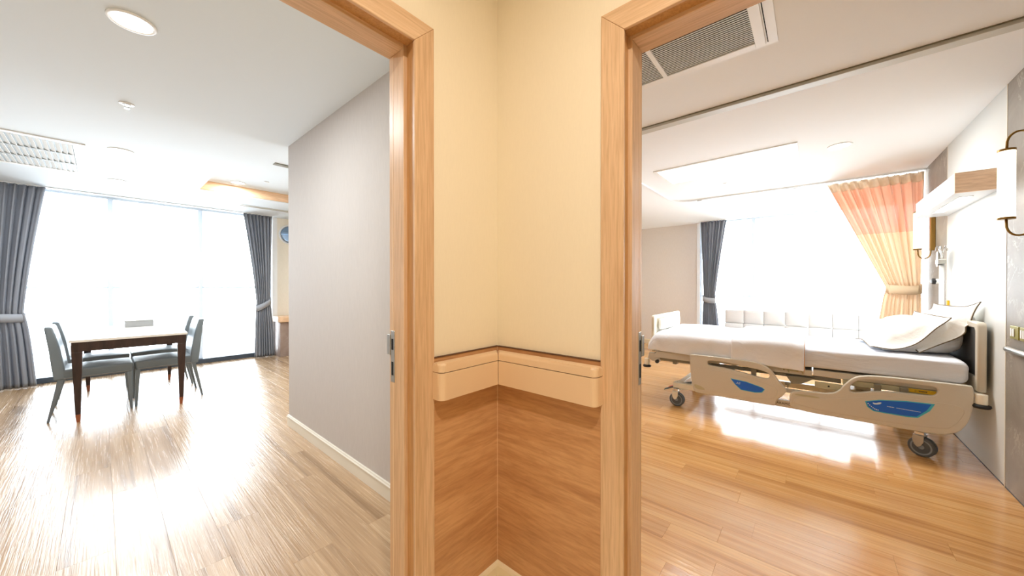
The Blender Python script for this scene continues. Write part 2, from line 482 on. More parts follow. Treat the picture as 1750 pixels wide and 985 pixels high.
# crash rails either side of the corner
def crash_rail(name, a, b, horiz, label):
    """a..b along the wall; horiz True: on the wall facing -Y"""
    t = thing(name, label, 'wall guard', (a, CY, 0.89) if horiz else (CX, b, 0.89), 'beige crash rails meeting in the corner')
    z0, zg, z1 = 0.0, 0.100, 0.135; y0, y1 = 0.012, 0.062
    L = b-a
    def prism(zz0, zz1, extra=0):
        bm = bmesh.new(); r = 0.022
        # plan outline, rounded at the free end, mitred in the corner
        free = [(0, y0)]+[(r-r*math.cos(k*PI/2/5), y1-r+r*math.sin(k*PI/2/5)) for k in range(6)]
        pts = free+[(L-y1, y1), (L-y0, y0)]
        f = []
        for z in (zz0, zz1):
            f.append([bm.verts.new(((p[0] if horiz else p[1]*-1), (-p[1] if horiz else -p[0]), z)) for p in pts])
        bm.faces.new(f[0]); bm.faces.new(f[1])
        n = len(pts)
        for k in range(n): bm.faces.new((f[0][k], f[0][(k+1) % n], f[1][(k+1) % n], f[1][k]))
        return bm
    # for the right wall the run starts at its free end near the door and goes +Y, mirrored below
    def place(bm):
        if not horiz:
            for v in bm.verts: v.co.y = -v.co.y-L
        return bm
    obj('guard_face', place(prism(z0, zg-0.0015)), M['vinyl'], t, bev=0.0015, seg=2, ang=50)
    bm = place(prism(zg+0.0015, z1)); zt_ = max(v.co.z for v in bm.verts)
    top = [e for e in bm.edges if all(v.co.z > zt_-1e-4 for v in e.verts)]
    bmesh.ops.bevel(bm, geom=top, offset=0.012, segments=4, profile=0.5, affect='EDGES')
    obj('guard_cap', bm, M['vinyl'], t, smooth=False)
    bm = box(0.02, L-0.058, -0.056, -0.0, z0+0.012, z1-0.012) if horiz else box(-0.056, 0, -L+0.02, -0.058, z0+0.012, z1-0.012)
    obj('guard_core', bm, M['dark_gap'], t)
    return t
crash_rail('crash_rail', 0.778, CX-0.001, True, 'short beige vinyl crash rail left of the corner, next to the left door frame')
crash_rail('crash_rail', 0.548, CY-0.001, False, 'longer beige vinyl crash rail right of the corner, next to the right door frame')

# ------------------------------------------------------------------ door frames
def frame_piece(pts, t0, t1, axis):
    """prism from outline pts (u, z), between depths t0 and t1; axis 'y': u is x; axis 'x': u is y"""
    bm = bmesh.new(); f = []
    for t in (t0, t1):
        f.append([bm.verts.new((u, t, z) if axis == 'y' else (t, u, z)) for u, z in pts])
    bm.faces.new(f[0]); bm.faces.new(f[1][::-1]); n = len(pts)
    for k in range(n): bm.faces.new((f[0][k], f[0][(k+1) % n], f[1][(k+1) % n], f[1][k]))
    return bm
CW = 0.082
def door_frame(name, axis, u0, u1, t, head_m):
    """u0..u1 clear opening inside the casings, t: wall face on the corner side"""
    d = sempty(name)
    P = lambda n, pts, a, b, m, bev=0.0015: obj(n, frame_piece(pts, a, b, axis), m, d, bev=bev, seg=1)
    g = 0.0004
    for face, s in ((t, -1), (t+TH, 1)):
        a, b = (face-0.012, face) if s < 0 else (face, face+0.012)
        P('casing', [(u1, 0), (u1+CW, 0), (u1+CW, DH+CW-g), (u1, DH-g)], a, b, M['door_wood'])
        P('casing', [(u0-CW, 0), (u0, 0), (u0, DH-g), (u0-CW, DH+CW-g)], a, b, M['door_wood'])
        P('head_casing', [(u0, DH+g), (u1, DH+g), (u1+CW, DH+CW), (u0-CW, DH+CW)], a, b, head_m)
    # lining set back 10 mm behind the casing
    P('rebate', [(u1+0.010, 0), (u1+0.02, 0), (u1+0.02, DH+0.02), (u1+0.010, DH+0.010)], t, t+0.055, M['rebate'])
    P('rebate', [(u0-0.02, 0), (u0-0.010, 0), (u0-0.010, DH+0.010), (u0-0.02, DH+0.02)], t, t+0.055, M['rebate'])
    P('head_rebate', [(u0-0.010, DH+0.010), (u1+0.010, DH+0.010), (u1+0.02, DH+0.02), (u0-0.02, DH+0.02)], t, t+0.055, M['rebate'])
    j = -0.004
    P('jamb', [(u1-j*0-0.004, 0), (u1+0.02, 0), (u1+0.02, DH+0.019), (u1-0.004, DH+0.019)], t+0.050, t+TH, M['door_wood'])
    P('jamb', [(u0-0.02, 0), (u0+0.004, 0), (u0+0.004, DH+0.019), (u0-0.02, DH+0.019)], t+0.050, t+TH, M['door_wood'])
    P('head_jamb', [(u0+0.004, DH-0.004), (u1-0.004, DH-0.004), (u1-0.004, DH+0.0195), (u0+0.004, DH+0.0195)], t+0.050, t+TH, head_m)
    P('seal', [(u1-0.0045, 0), (u1-0.0005, 0), (u1-0.0005, DH-0.005), (u1-0.0045, DH-0.005)], t+TH-0.022, t+TH-0.016, M['vinyl'], 0)
    return d
dl = door_frame('door_1', 'y', LX0, 0.704, CY, M['door_wood_h'])
dr = door_frame('door_2', 'x', RY0, 0.475, CX, M['door_wood_h2'])
# lock strikes let into the jambs
def strike(parent, fn):
    s = obj('strike_plate', fn(-0.0015, 0.001, -0.030, -0.004, 0.945, 1.135), M['steel'], parent, bev=0.001, seg=1)
    obj('strike_tab', fn(-0.004, 0.001, -0.004, 0.018, 1.045, 1.120), M['steel'], s, bev=0.001, seg=1)
    obj('latch_hole', fn(-0.0022, -0.0014, -0.022, -0.010, 1.065, 1.105), M['duct'], s)
    obj('latch_hole', fn(-0.0022, -0.0014, -0.022, -0.010, 0.970, 1.020), M['duct'], s)
strike(dl, lambda a, b, c, d, e, f: box(0.700+a, 0.700+b, CY+TH+c, CY+TH+d, e, f))
strike(dr, lambda a, b, c, d, e, f: box(CX+TH+c, CX+TH+d, 0.471+a, 0.471+b, e, f))

# ------------------------------------------------------------------ left room shell
struct('wall_middle', box(GX, GX+TH, CY+TH, 3.71, 0, ZC), M['grey_wall'])
struct('wall_divider', box(GX+TH, XW+0.1, 3.46, 3.60, 0, ZC), M['beige_wall'])
struct('wall_far_left', box(-1.5, -1.4, CY+TH, YW+0.2, 0, ZC), M['grey_wall'])
struct('wall_side', box(3.7, 3.8, 3.60, YW+0.2, 0, ZC), M['warm_wall'])
struct('wall_back_left', box(2.18, 3.7, 7.75, 8.0, 0, ZC), M['warm_wall'])
# ceiling with a recess
RX0, RX1, RY_0, RY_1, RZ = 0.86, 2.75, 4.65, 6.28, 2.735
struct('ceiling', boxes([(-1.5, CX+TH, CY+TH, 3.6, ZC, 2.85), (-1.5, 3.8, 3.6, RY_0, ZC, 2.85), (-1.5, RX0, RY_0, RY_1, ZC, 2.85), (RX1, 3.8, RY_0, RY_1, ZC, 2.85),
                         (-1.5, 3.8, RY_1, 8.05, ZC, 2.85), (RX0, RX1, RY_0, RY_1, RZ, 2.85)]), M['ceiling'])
struct('trim_5', boxes([(RX0+0.004, RX1-0.004, RY_1-0.012, RY_1, ZC+0.012, RZ), (RX0, RX0+0.004, RY_0, RY_1, ZC+0.012, RZ)]), M['light_wood'])
bprof = [(0, 0), (0.012, 0), (0.012, 0.078), (0.016, 0.080), (0.016, 0.088), (0.011, 0.094), (0.009, 0.100), (0, 0.102)]
struct('baseboard_middle', base_profile(bmesh.new(), [((GX, CY+TH), (-1, 0)), ((GX, 3.71), (-1, 1)), ((GX+TH, 3.71), (1, 1)), ((GX+TH, 3.60), (1, 0))], bprof), M['base_white'])
struct('baseboard_back', base_profile(bmesh.new(), [((2.18, 7.75), (0, -1)), ((3.7, 7.75), (0, -1))], bprof), M['base_white'])

def window(name, axis, plane, u0, u1, mull, trans_z, side_strip=None):
    wd = sempty(name)
    Bx = lambda a, b, t0, t1, z0, z1: box(a, b, plane+t0, plane+t1, z0, z1) if axis == 'y' else box(plane+t0, plane+t1, a, b, z0, z1)
    obj('sill', Bx(u0, u1, -0.06, 0.12, 0, 0.075), M['sill'], wd, bev=0.004)
    obj('head_frame', Bx(u0, u1, 0, 0.08, 2.575, ZC), M['frame'], wd, bev=0.003)
    edges = [u0]+mull+[u1]
    for k, u in enumerate(edges):
        h = 0.028
        obj('mullion', Bx(u-h, u+h, 0, 0.08, 0.075, 2.575), M['frame'], wd, bev=0.003)
    for a, b in zip(edges, edges[1:]):
        obj('transom', Bx(a+0.028, b-0.028, 0.01, 0.07, trans_z-0.018, trans_z+0.018), M['frame'], wd, bev=0.003)
        obj('window_pane', Bx(a+0.028, b-0.028, 0.036, 0.042, 0.075, trans_z-0.018), M['glass'], wd)
        obj('window_pane', Bx(a+0.028, b-0.028, 0.036, 0.042, trans_z+0.018, 2.575), M['glass'], wd)
    return wd
window('window_1', 'y', YW, -1.4, 2.12, [-0.90, 0.09, 1.09], 1.28)
window('window_2', 'x', XW, -2.0, 1.76, [-1.05, -0.1, 0.85], 1.10)
struct('trim_6', box(2.10, 2.18, YW-0.10, YW+0.08, 0, ZC), M['white'])

# ------------------------------------------------------------------ right room shell
struct('wall_bed', box(CX+TH, 5.95, BW-0.16, BW-0.012, -0.05, ZC), M['warm_wall'])
wm = struct('wall_marble', box(CX+TH, 3.790, BW-0.012, BW, 0, ZC), M['marble'])
struct('wall_marble_far', box(5.110, 5.95, BW-0.012, BW, 0, ZC), M['marble'])
struct('wall_panel', box(3.800, 5.100, BW-0.012, BW, 0.008, ZC), M['white_panel'])
struct('trim_9', box(CX+TH, 5.95, BW-0.02, BW+0.0015, -0.05, 0.0075), M['sill'])
struct('trim_7', boxes([(3.790, 3.800, BW-0.012, BW+0.002, 0, ZC), (5.100, 5.110, BW-0.012, BW+0.002, 0, ZC)]), M['base_white'])
struct('wall_return', box(5.95, 6.05, -2.1, BW-0.012, 0, ZC), M['warm_wall'])
struct('wall_alcove', box(5.95, XW+0.1, -2.1, -2.0, 0, ZC), M['warm_wall'])
struct('wall_window', box(XW, XW+0.15, 1.80, 3.46, 0, ZC), M['beige_wall'])
struct('trim_8', box(XW-0.02, XW+0.12, 1.76, 1.82, 0, ZC), M['white'])
struct('ceiling', boxes([(CX+TH, XW+0.2, -2.1, 3.46, ZC, 2.75)]), M['ceiling_warm'])
struct('baseboard_window', base_profile(bmesh.new(), [((XW, 1.82), (-1, 0)), ((XW, 3.46), (-1, 0))], bprof), M['base_cream'])

# folding-partition track across the ceiling
t = thing('ceiling_track', 'long grey metal partition track across the ceiling in front of the ceiling light panel', 'track', (2.93, 1.2, ZC))
obj('track_body', box(-0.030, 0.045, -2.14, 2.25, -0.022, 0), M['alu'], t, bev=0.002)
obj('track_slot', box(-0.040, -0.031, -2.14, 2.25, -0.004, 0), M['bed_grey'], t)
obj('track_lip', box(0.046, 0.052, -2.14, 2.25, -0.014, 0), M['white_metal'], t)

# ------------------------------------------------------------------ ceiling fittings
def downlight(x, y, z, r, label, power, col, grp='round recessed ceiling downlights'):
    t = thing('ceiling_downlight', label, 'ceiling light', (x, y, z), grp)
    bm = bmesh.new()
    prof = [(r*0.80, 0.0), (r, 0.0), (r, -0.004), (r*0.97, -0.007), (r*0.84, -0.008), (r*0.80, -0.003)]
    n = 40; rings = [[bm.verts.new((a*math.cos(2*PI*k/n), a*math.sin(2*PI*k/n), h)) for k in range(n)] for a, h in prof]
    for i in range(len(rings)):
        A, B = rings[i], rings[(i+1) % len(rings)]
        for k in range(n): bm.faces.new((A[k], A[(k+1) % n], B[(k+1) % n], B[k]))
    obj('trim_ring', bm, M['white'], t, smooth=True)
    obj('diffuser', lathe(bmesh.new(), [(r*0.80, 0), (r*0.80, -0.004)], n=32), M['led'], t)
    if power:
        lamp('downlight_lamp', (x, y, z-0.012), r*1.5, power, col)
    return t
LC = (0.93, 0.98, 1.0)
downlight(0.104, 2.545, ZC, 0.088, 'large round downlight nearest the camera in the left room ceiling', 22, LC)
downlight(0.127, 5.04, ZC, 0.088, 'round downlight in the left room ceiling, beside the louvred air vent', 22, LC)
downlight(0.137, 6.50, ZC, 0.088, 'small looking round downlight in the left ceiling, nearest the window above the table', 22, LC)
downlight(1.235, 6.05, RZ, 0.088, 'round downlight inside the recessed ceiling tray', 10, LC)
downlight(4.44, -0.19, ZC, 0.088, 'round downlight in the patient room ceiling, right of the light panel', 9, (1.0, 0.93, 0.84))
# the hallway's own downlight, above and behind the photographer
downlight(0.12, -0.02, 2.70, 0.07, 'warm round hallway downlight above the camera, outside the picture', 20, (1.0, 0.935, 0.86))

def sprinkler(x, y, r, label):
    t = thing('fire_sprinkler', label, 'sprinkler', (x, y, ZC), 'ceiling sprinkler heads')
    obj('escutcheon', lathe(bmesh.new(), [(r, 0), (r, -0.003), (r*0.6, -0.007), (r*0.35, -0.007)], n=24), M['white_metal'], t, smooth=True, bev=0.001)
    obj('body', lathe(bmesh.new(), [(r*0.55, -0.006), (r*0.55, -0.010), (0.004, -0.011)], n=16), M['steel'], t)
    bm = bmesh.new()
    for s in (-1, 1): tube(bm, [(s*0.011, 0, -0.008), (s*0.012, 0, -0.020), (s*0.003, 0, -0.032)], 0.0018, 6)
    obj('yoke', bm, M['chrome'], t)
    obj('deflector', lathe(bmesh.new(), [(0.014, -0.032), (0.014, -0.034)], n=16), M['chrome'], t)
sprinkler(0.123, 3.717, 0.040, 'small chrome sprinkler in the left ceiling between the first two downlights')
sprinkler(5.13, 0.84, 0.030, 'tiny sprinkler head near the curtain rail in the patient room ceiling')
tag(obj('fire_sprinkler', lathe(bmesh.new(), [(0.03, RZ), (0.03, RZ-0.006), (0.01, RZ-0.012)], c=(1.48, 5.7, 0), n=20), M['white_metal'], smooth=True), 'tiny white sprinkler cap inside the recessed ceiling tray', 'sprinkler')

# left air vent: three rows of slats
t = thing('air_vent', 'white louvred ceiling air vent in the left room, above the grey curtain', 'vent', (-0.09, 5.07, ZC))
W_, D_ = 1.30, 1.33
bm = boxes([(-W_, 0, 0, 0.06, -0.012, 0), (-W_, 0, D_-0.06, D_, -0.012, 0), (-0.075, 0, 0.06, D_-0.06, -0.012, 0), (-W_, -W_+0.075, 0.06, D_-0.06, -0.012, 0)])
obj('vent_frame', bm, M['white'], t, bev=0.002)
obj('vent_duct', box(-W_+0.07, -0.07, 0.055, D_-0.055, -0.0008, 0), M['steel_paint'], t)
row = (D_-0.12)/3
for k in (1, 2): obj('crossbar', box(-W_+0.075, -0.075, 0.06+k*row-0.012, 0.06+k*row+0.012, -0.014, 0), M['steel_paint'], t)
me = None
for k in range(3):
    n = 32
    for i in range(n):
        x = -0.075-(i+0.5)*(W_-0.15)/n
        if me is None:
            bm = box(-0.015, 0.015, -row/2+0.014, row/2-0.014, -0.0012, 0.0012)
            bmesh.ops.rotate(bm, verts=bm.verts[:], cent=(0, 0, 0), matrix=Matrix.Rotation(math.radians(28), 3, 'Y'))
            bmesh.ops.recalc_face_normals(bm, faces=bm.faces[:])
            me = bpy.data.meshes.new('slat'); bm.to_mesh(me); bm.free(); me.materials.append(M['white'])
        obj('slat', me, None, t, (x, 0.06+(k+0.5)*row, -0.0075))

# return air grille in the patient room
t = thing('return_air_grille', 'white return air grille with dark slots in the ceiling just inside the right doorway', 'vent', (0, 0, ZC))
gx0, gx1, gy0, gy1, div = 1.72, 2.30, 0.19, 1.32, 0.69
bm = boxes([(gx0, gx1, gy0, gy0+0.045, -0.014, 0), (gx0, gx1, gy1-0.045, gy1, -0.014, 0), (gx0, gx0+0.04, gy0+0.045, gy1-0.045, -0.014, 0), (gx1-0.04, gx1, gy0+0.045, gy1-0.045, -0.014, 0)])
obj('vent_frame', bm, M['white'], t, bev=0.002)
obj('outer_panel', boxes([(gx0-0.03, gx1+0.03, gy0-0.05, gy1+0.05, -0.004, 0)]), M['white'], t, bev=0.001)
obj('crossbar', box(gx0+0.04, gx1-0.04, div-0.012, div+0.012, -0.014, 0), M['white'], t)
obj('vent_duct', boxes([(gx0+0.035, gx1-0.035, gy0+0.04, gy1-0.04, -0.0060, -0.0042), (gx0, gx1, gy0-0.010, gy0-0.006, -0.0052, -0.0038)]), M['duct'], t)
pitch_ = 0.0165
for (a, b) in ((gy0+0.045, div-0.012), (div+0.012, gy1-0.045)):
    bm = box(-0.0029, 0.0029, 0, b-a, -0.0095, -0.0070)
    me = bpy.data.meshes.new('slat'); bmesh.ops.recalc_face_normals(bm, faces=bm.faces[:]); bm.to_mesh(me); bm.free(); me.materials.append(M['white'])
    x = gx0+0.04+pitch_*0.5
    while x < gx1-0.04:
        obj('slat', me, None, t, (x, a, 0)); x += pitch_

# ceiling light panel
t = thing('ceiling_light_panel', 'large rectangular white light panel in the patient room ceiling above the bed foot', 'ceiling light', (4.40, 0.74, ZC))
obj('panel_frame', boxes([(-0.33, 0.33, -0.635, -0.60, -0.010, 0), (-0.33, 0.33, 0.60, 0.635, -0.010, 0), (-0.33, -0.29, -0.60, 0.60, -0.010, 0), (0.29, 0.33, -0.60, 0.60, -0.010, 0)]), M['white'], t, bev=0.002)
obj('diffuser', box(-0.29, 0.29, -0.60, 0.60, -0.004, 0), M['panel_led'], t)
lamp('panel_lamp', (4.40, 0.74, ZC-0.02), 0.58, 22, (1.0, 0.98, 0.95), shape='RECTANGLE', sy=1.2)

# slot diffusers by the left window and behind the grey wall
tag(obj('slot_diffuser', boxes([(1.45, 3.2, 6.88, 6.93, -0.006, 0), (1.45, 3.2, 6.96, 6.98, -0.010, 0)]), M['alu'], loc=(0, 0, ZC)), 'thin white slot diffuser in the ceiling in front of the right grey curtain', 'vent')
tag(obj('ceiling_slot', boxes([(1.19, 2.0, 4.29, 4.36, -0.010, 0)]), M['bed_grey'], loc=(0, 0, ZC)), 'short grey ceiling slot showing beside the end of the grey wall', 'vent')

# cubicle curtain rail, L-shaped with a rounded bend
t = thing('curtain_rail', 'white L shaped cubicle curtain rail on the patient room ceiling', 'rail', (0, 0, 0))
path = [(5.90, BW+0.005, 0), (5.86, 0.2, 0), (5.80, 1.30, 0)]
for k in range(1, 9):
    a = k/8*PI/2
    path.append((5.50+0.30*math.cos(a), 1.33+0.30*math.sin(a), 0))
path += [(4.4, 1.64, 0), (3.05, 1.66, 0)]
def ribbon(bm, path, w_, z0, z1):
    P_ = [Vector(p) for p in path]; R_ = []
    for i, p in enumerate(P_):
        a = P_[max(i-1, 0)]; b = P_[min(i+1, len(P_)-1)]; tt = (b-a).normalized(); s = Vector((-tt.y, tt.x, 0))*w_/2
        R_.append([bm.verts.new((p+s)[:2]+(z0,)), bm.verts.new((p-s)[:2]+(z0,)), bm.verts.new((p-s)[:2]+(z1,)), bm.verts.new((p+s)[:2]+(z1,))])
    for A, B in zip(R_, R_[1:]):
        for k in range(4): bm.faces.new((A[k], A[(k+1) % 4], B[(k+1) % 4], B[k]))
    bm.faces.new(R_[0]); bm.faces.new(R_[-1]); return bm
obj('rail_channel', ribbon(bmesh.new(), path, 0.028, ZC-0.022, ZC), M['white_metal'], t)
for (x, y) in ((5.868, 0.17), (5.79, 1.28)):
    obj('rail_glide', box(x-0.008, x+0.008, y-0.03, y+0.03, ZC-0.028, ZC-0.022), M['bed_grey'], t)

# ------------------------------------------------------------------ curtains
def curtain_mesh(n_u, n_z, ztop, zbot, posf, folds, amp, ampf=None, axis='y', plane=0.0, seed=0, z_split=None, part=None):
    """posf(u, z) -> position along the wall; pleats push out of the plane"""
    rnd = random.Random(seed)
    ph = [rnd.uniform(0, 2*PI) for _ in range(6)]
    bm = bmesh.new(); G = []
    for j in range(n_z+1):
        z = ztop+(zbot-ztop)*j/n_z; rowv = []
        for i in range(n_u+1):
            u = i/n_u
            a = amp*(ampf(z) if ampf else 1)
            w1 = math.sin(2*PI*folds*u+0.7*math.sin(2*PI*2.3*u+ph[0]))
            w2 = 0.35*math.sin(2*PI*folds*2.1*u+ph[1]+0.4*z)
            d = a*(w1+w2)+0.12*a*math.sin(5*u+2.2*z+ph[2])
            p = posf(u, z)+0.25*a*math.cos(2*PI*folds*u+ph[3])*0.6
            rowv.append(bm.verts.new((p, plane+d, z) if axis == 'y' else (plane+d, p, z)))
        G.append(rowv)
    for j in range(n_z):
        for i in range(n_u):
            bm.faces.new((G[j][i], G[j][i+1], G[j+1][i+1], G[j+1][i]))
    return bm
def smooth01(t): t = max(0, min(1, t)); return t*t*(3-2*t)
def tied(top, tie, bot, ztop, ztie, zbot, ex=1.5):
    """returns posf: sheet from 'top' interval gathered to 'tie' and fanned to 'bot'"""
    def f(u, z):
        if z > ztie:
            s = 1-(ztop-z)/(ztop-ztie); s = max(0, s)**ex
            a = tie[0]+(top[0]-tie[0])*s; b = tie[1]+(top[1]-tie[1])*s
        else:
            s = ((ztie-z)/(ztie-zbot))**0.6
            a = tie[0]+(bot[0]-tie[0])*s; b = tie[1]+(bot[1]-tie[1])*s
        return a+(b-a)*u
    return f
def band(c0, c1, plane, z0, z1, h, depth, axis):
    """tie band: flat loop around the gathered cloth, sloping from z0 to z1"""
    bm = bmesh.new(); n = 36; R_ = []
    for k in range(n):
        a = 2*PI*k/n; u = 0.5-0.5*math.cos(a)
        p = c0+(c1-c0)*u; d = plane-depth*math.sin(a)*(1 if True else 1)
        zz = z0+(z1-z0)*u-0.02*math.sin(a)
        rr = []
        for hh in (-h/2, h/2):
            for off in (0, 0.004):
                q = d-off*(math.sin(a)); rr.append((p-off*math.cos(a), q, zz+hh))
        R_.append([bm.verts.new(r_ if axis == 'y' else (r_[1], r_[0], r_[2])) for r_ in rr])
    for k in range(n):
        A, B = R_[k], R_[(k+1) % n]
        for i, j in ((0, 1), (1, 3), (3, 2), (2, 0)): bm.faces.new((A[i], A[j], B[j], B[i]))
    return bm
def grey_curtain(label, axis, plane, top, tie, bot, ztie, band_z, seed, folds, fan=1.5):
    t = thing('grey_curtain', label, 'curtain', ((top[0]+top[1])/2, plane, 0) if axis == 'y' else (plane, (top[0]+top[1])/2, 0), 'pleated grey window curtains')
    off = Vector(t.location)
    def sh(bm):
        for v in bm.verts: v.co -= off
        return bm
    ampf = lambda z: 0.55+0.45*min(1, abs(z-ztie)/0.7)
    o = obj('drape', sh(curtain_mesh(folds*12, 46, ZC-0.012, 0.015, tied(top, tie, bot, ZC-0.012, ztie, 0.015, fan), folds, 0.030, ampf, axis, plane, seed)), M['grey_curtain'], t, smooth=True)
    s = o.modifiers.new('thick', 'SOLIDIFY'); s.thickness = 0.003
    obj('tieback', sh(band(tie[0]-0.012, tie[1]+0.012, plane, band_z[0], band_z[1], 0.105, 0.050, axis)), M['grey_tie'], t, smooth=True)
    return t
grey_curtain('wide pleated grey curtain tied back at the left edge of the left window', 'y', 7.62, (-1.36, -0.47), (-1.22, -0.645), (-1.30, -0.55), 0.95, (0.98, 0.90), 1, 12, 1.25)
grey_curtain('narrow pleated grey curtain tied back at the right of the left window, by the mirror', 'y', 7.62, (1.63, 2.06), (1.82, 2.03), (1.79, 2.10), 0.98, (0.90, 1.04), 2, 8, 1.25)
grey_curtain('slim pale grey curtain at the patient room window behind the bed foot', 'x', 7.86, (1.27, 1.72), (1.46, 1.66), (1.36, 1.70), 1.02, (1.02, 1.06), 3, 8, 1.25)

# sheers over both windows
def sheer(label, axis, plane, a, b, ztop, zbot, seed):
    n = int((b-a)*90)
    bm = curtain_mesh(n, 4, ztop, zbot, lambda u, z: a+(b-a)*u, (b-a)*9, 0.014, None, axis, plane, seed)
    for v in bm.verts:
        if v.co.z < zbot+0.01: v.co.z += 0.012*math.sin((v.co.x+v.co.y)*9)
    o = obj('sheer_curtain', bm, M['sheer'], smooth=True)
    tag(o, label, 'curtain')
sheer('thin white sheer curtain across the left room window, ending just above the dark sill', 'y', 7.74, -1.36, 2.09, ZC-0.012, 0.10, 4)
sheer('thin white sheer curtain across the patient room window behind the sofa', 'x', 7.965, -1.95, 1.74, ZC-0.012, 0.10, 5)
# thin grey headrails that carry them
tag(obj('curtain_track', box(-1.38, 2.09, 7.60, 7.64, ZC-0.012, ZC), M['white_metal']), 'white ceiling curtain track above the left room window', 'rail')
tag(obj('curtain_track', box(7.84, 7.88, -1.95, 1.75, ZC-0.012, ZC), M['white_metal']), 'white ceiling curtain track above the patient room window', 'rail')

# cubicle curtain: header, coral mesh top, cream lower cloth, tieback
t = thing('cubicle_curtain', 'peach cubicle curtain with coral mesh top gathered and tied at the bed wall', 'curtain', (5.89, -0.55, 0))
off = Vector(t.location)
def sh(bm):
    for v in bm.verts: v.co -= off
    return bm
zt = ZC-0.036; zsp = 1.915; ztie = 1.27
pf_main = tied((-0.14, -0.935), (-0.655, -0.915), (-0.54, -0.93), zt, ztie, 0.12, 1.0)
def pf(u, z):
    return pf_main(u, z)
def cubicle(name, z0, z1, m, nz, amp, dx=0.0):
    bm = curtain_mesh(170, nz, z0, z1, pf, 9, amp, lambda z: 0.45+0.55*min(1, abs(z-ztie)/0.8), 'x', 5.89+dx, 9)
    o = obj(name, sh(bm), m, t, smooth=True)
    return o
cubicle('mesh_panel', zt-0.10, zsp, M['mesh_cloth'], 16, 0.034)
cubicle('drape', zsp+0.004, 0.12, M['cream_curtain'], 40, 0.034, 0.001)
o = cubicle('header', zt, zt-0.105, M['cream_curtain'], 3, 0.020)
s = o.modifiers.new('thick', 'SOLIDIFY'); s.thickness = 0.004
obj('tieback', sh(band(-0.645, -0.925, 5.89, 1.28, 1.27, 0.10, 0.062, 'x')), M['cream_tie'], t, smooth=True)
bm = bmesh.new()
for k in range(9):
    y = -0.17-k*0.09; tube(bm, [(5.888, y, zt), (5.888, y, zt+0.011)], 0.004, 6)
obj('curtain_hooks', sh(bm), M['steel'], t)

# ------------------------------------------------------------------ dining table
TX0, TX1, TY0, TY1, TZ = -0.180, 0.640, 5.27, 6.84, 0.790
t = thing('dining_table', 'rectangular dining table with ivory top and dark tapered legs by the window', 'table', ((TX0+TX1)/2, (TY0+TY1)/2, 0), None, math.radians(-1.5))
hx, hy = (TX1-TX0)/2, (TY1-TY0)/2
obj('tabletop', box(-hx, hx, -hy, hy, TZ-0.024, TZ), M['tabletop'], t, bev=0.003)
i_ = 0.012
for nm, b_ in (('apron', (-hx+0.07, hx-0.07, -hy+i_, -hy+i_+0.02, TZ-0.115, TZ-0.0245)), ('apron', (-hx+0.07, hx-0.07, hy-i_-0.02, hy-i_, TZ-0.115, TZ-0.0245)),
               ('apron', (-hx+i_, -hx+i_+0.02, -hy+0.07, hy-0.07, TZ-0.115, TZ-0.0245)), ('apron', (hx-i_-0.02, hx-i_, -hy+0.07, hy-0.07, TZ-0.115, TZ-0.0245))):
    obj(nm, box(*b_), M['table_wood'], t, bev=0.002)
for sx in (-1, 1):
    for sy in (-1, 1):
        bm = bmesh.new()
        c0 = (sx*(hx-0.044), sy*(hy-0.044), TZ-0.0245); c1 = (sx*(hx-0.046), sy*(hy-0.046), TZ-0.12); c2 = (sx*(hx-0.050), sy*(hy-0.048), 0.075)
        frustum(bm, c1, (0.034, 0.034), c0, (0.034, 0.034)); frustum(bm, c2, (0.017, 0.017), c1, (0.034, 0.034))
        lg = obj('leg', bm, M['table_wood'], t, bev=0.003)
        bm = frustum(bmesh.new(), (sx*(hx-0.052), sy*(hy-0.050), 0.0), (0.012, 0.012), c2, (0.0175, 0.0175))
        obj('leg_tip', bm, M['copper'], lg)
t = thing('tissue_box', 'small grey tissue box on the ivory dining table', 'box', (0.31, 6.50, TZ))
obj('box_body', box(-0.125, 0.125, -0.06, 0.06, 0, 0.072), M['tissue'], t, bev=0.004)
obj('box_lid', boxes([(-0.127, 0.127, -0.062, 0.062, 0.0725, 0.082)]), M['steel'], t, bev=0.002)
obj('tissue_slot', box(-0.07, 0.07, -0.012, 0.012, 0.0822, 0.0832), M['black'], t)

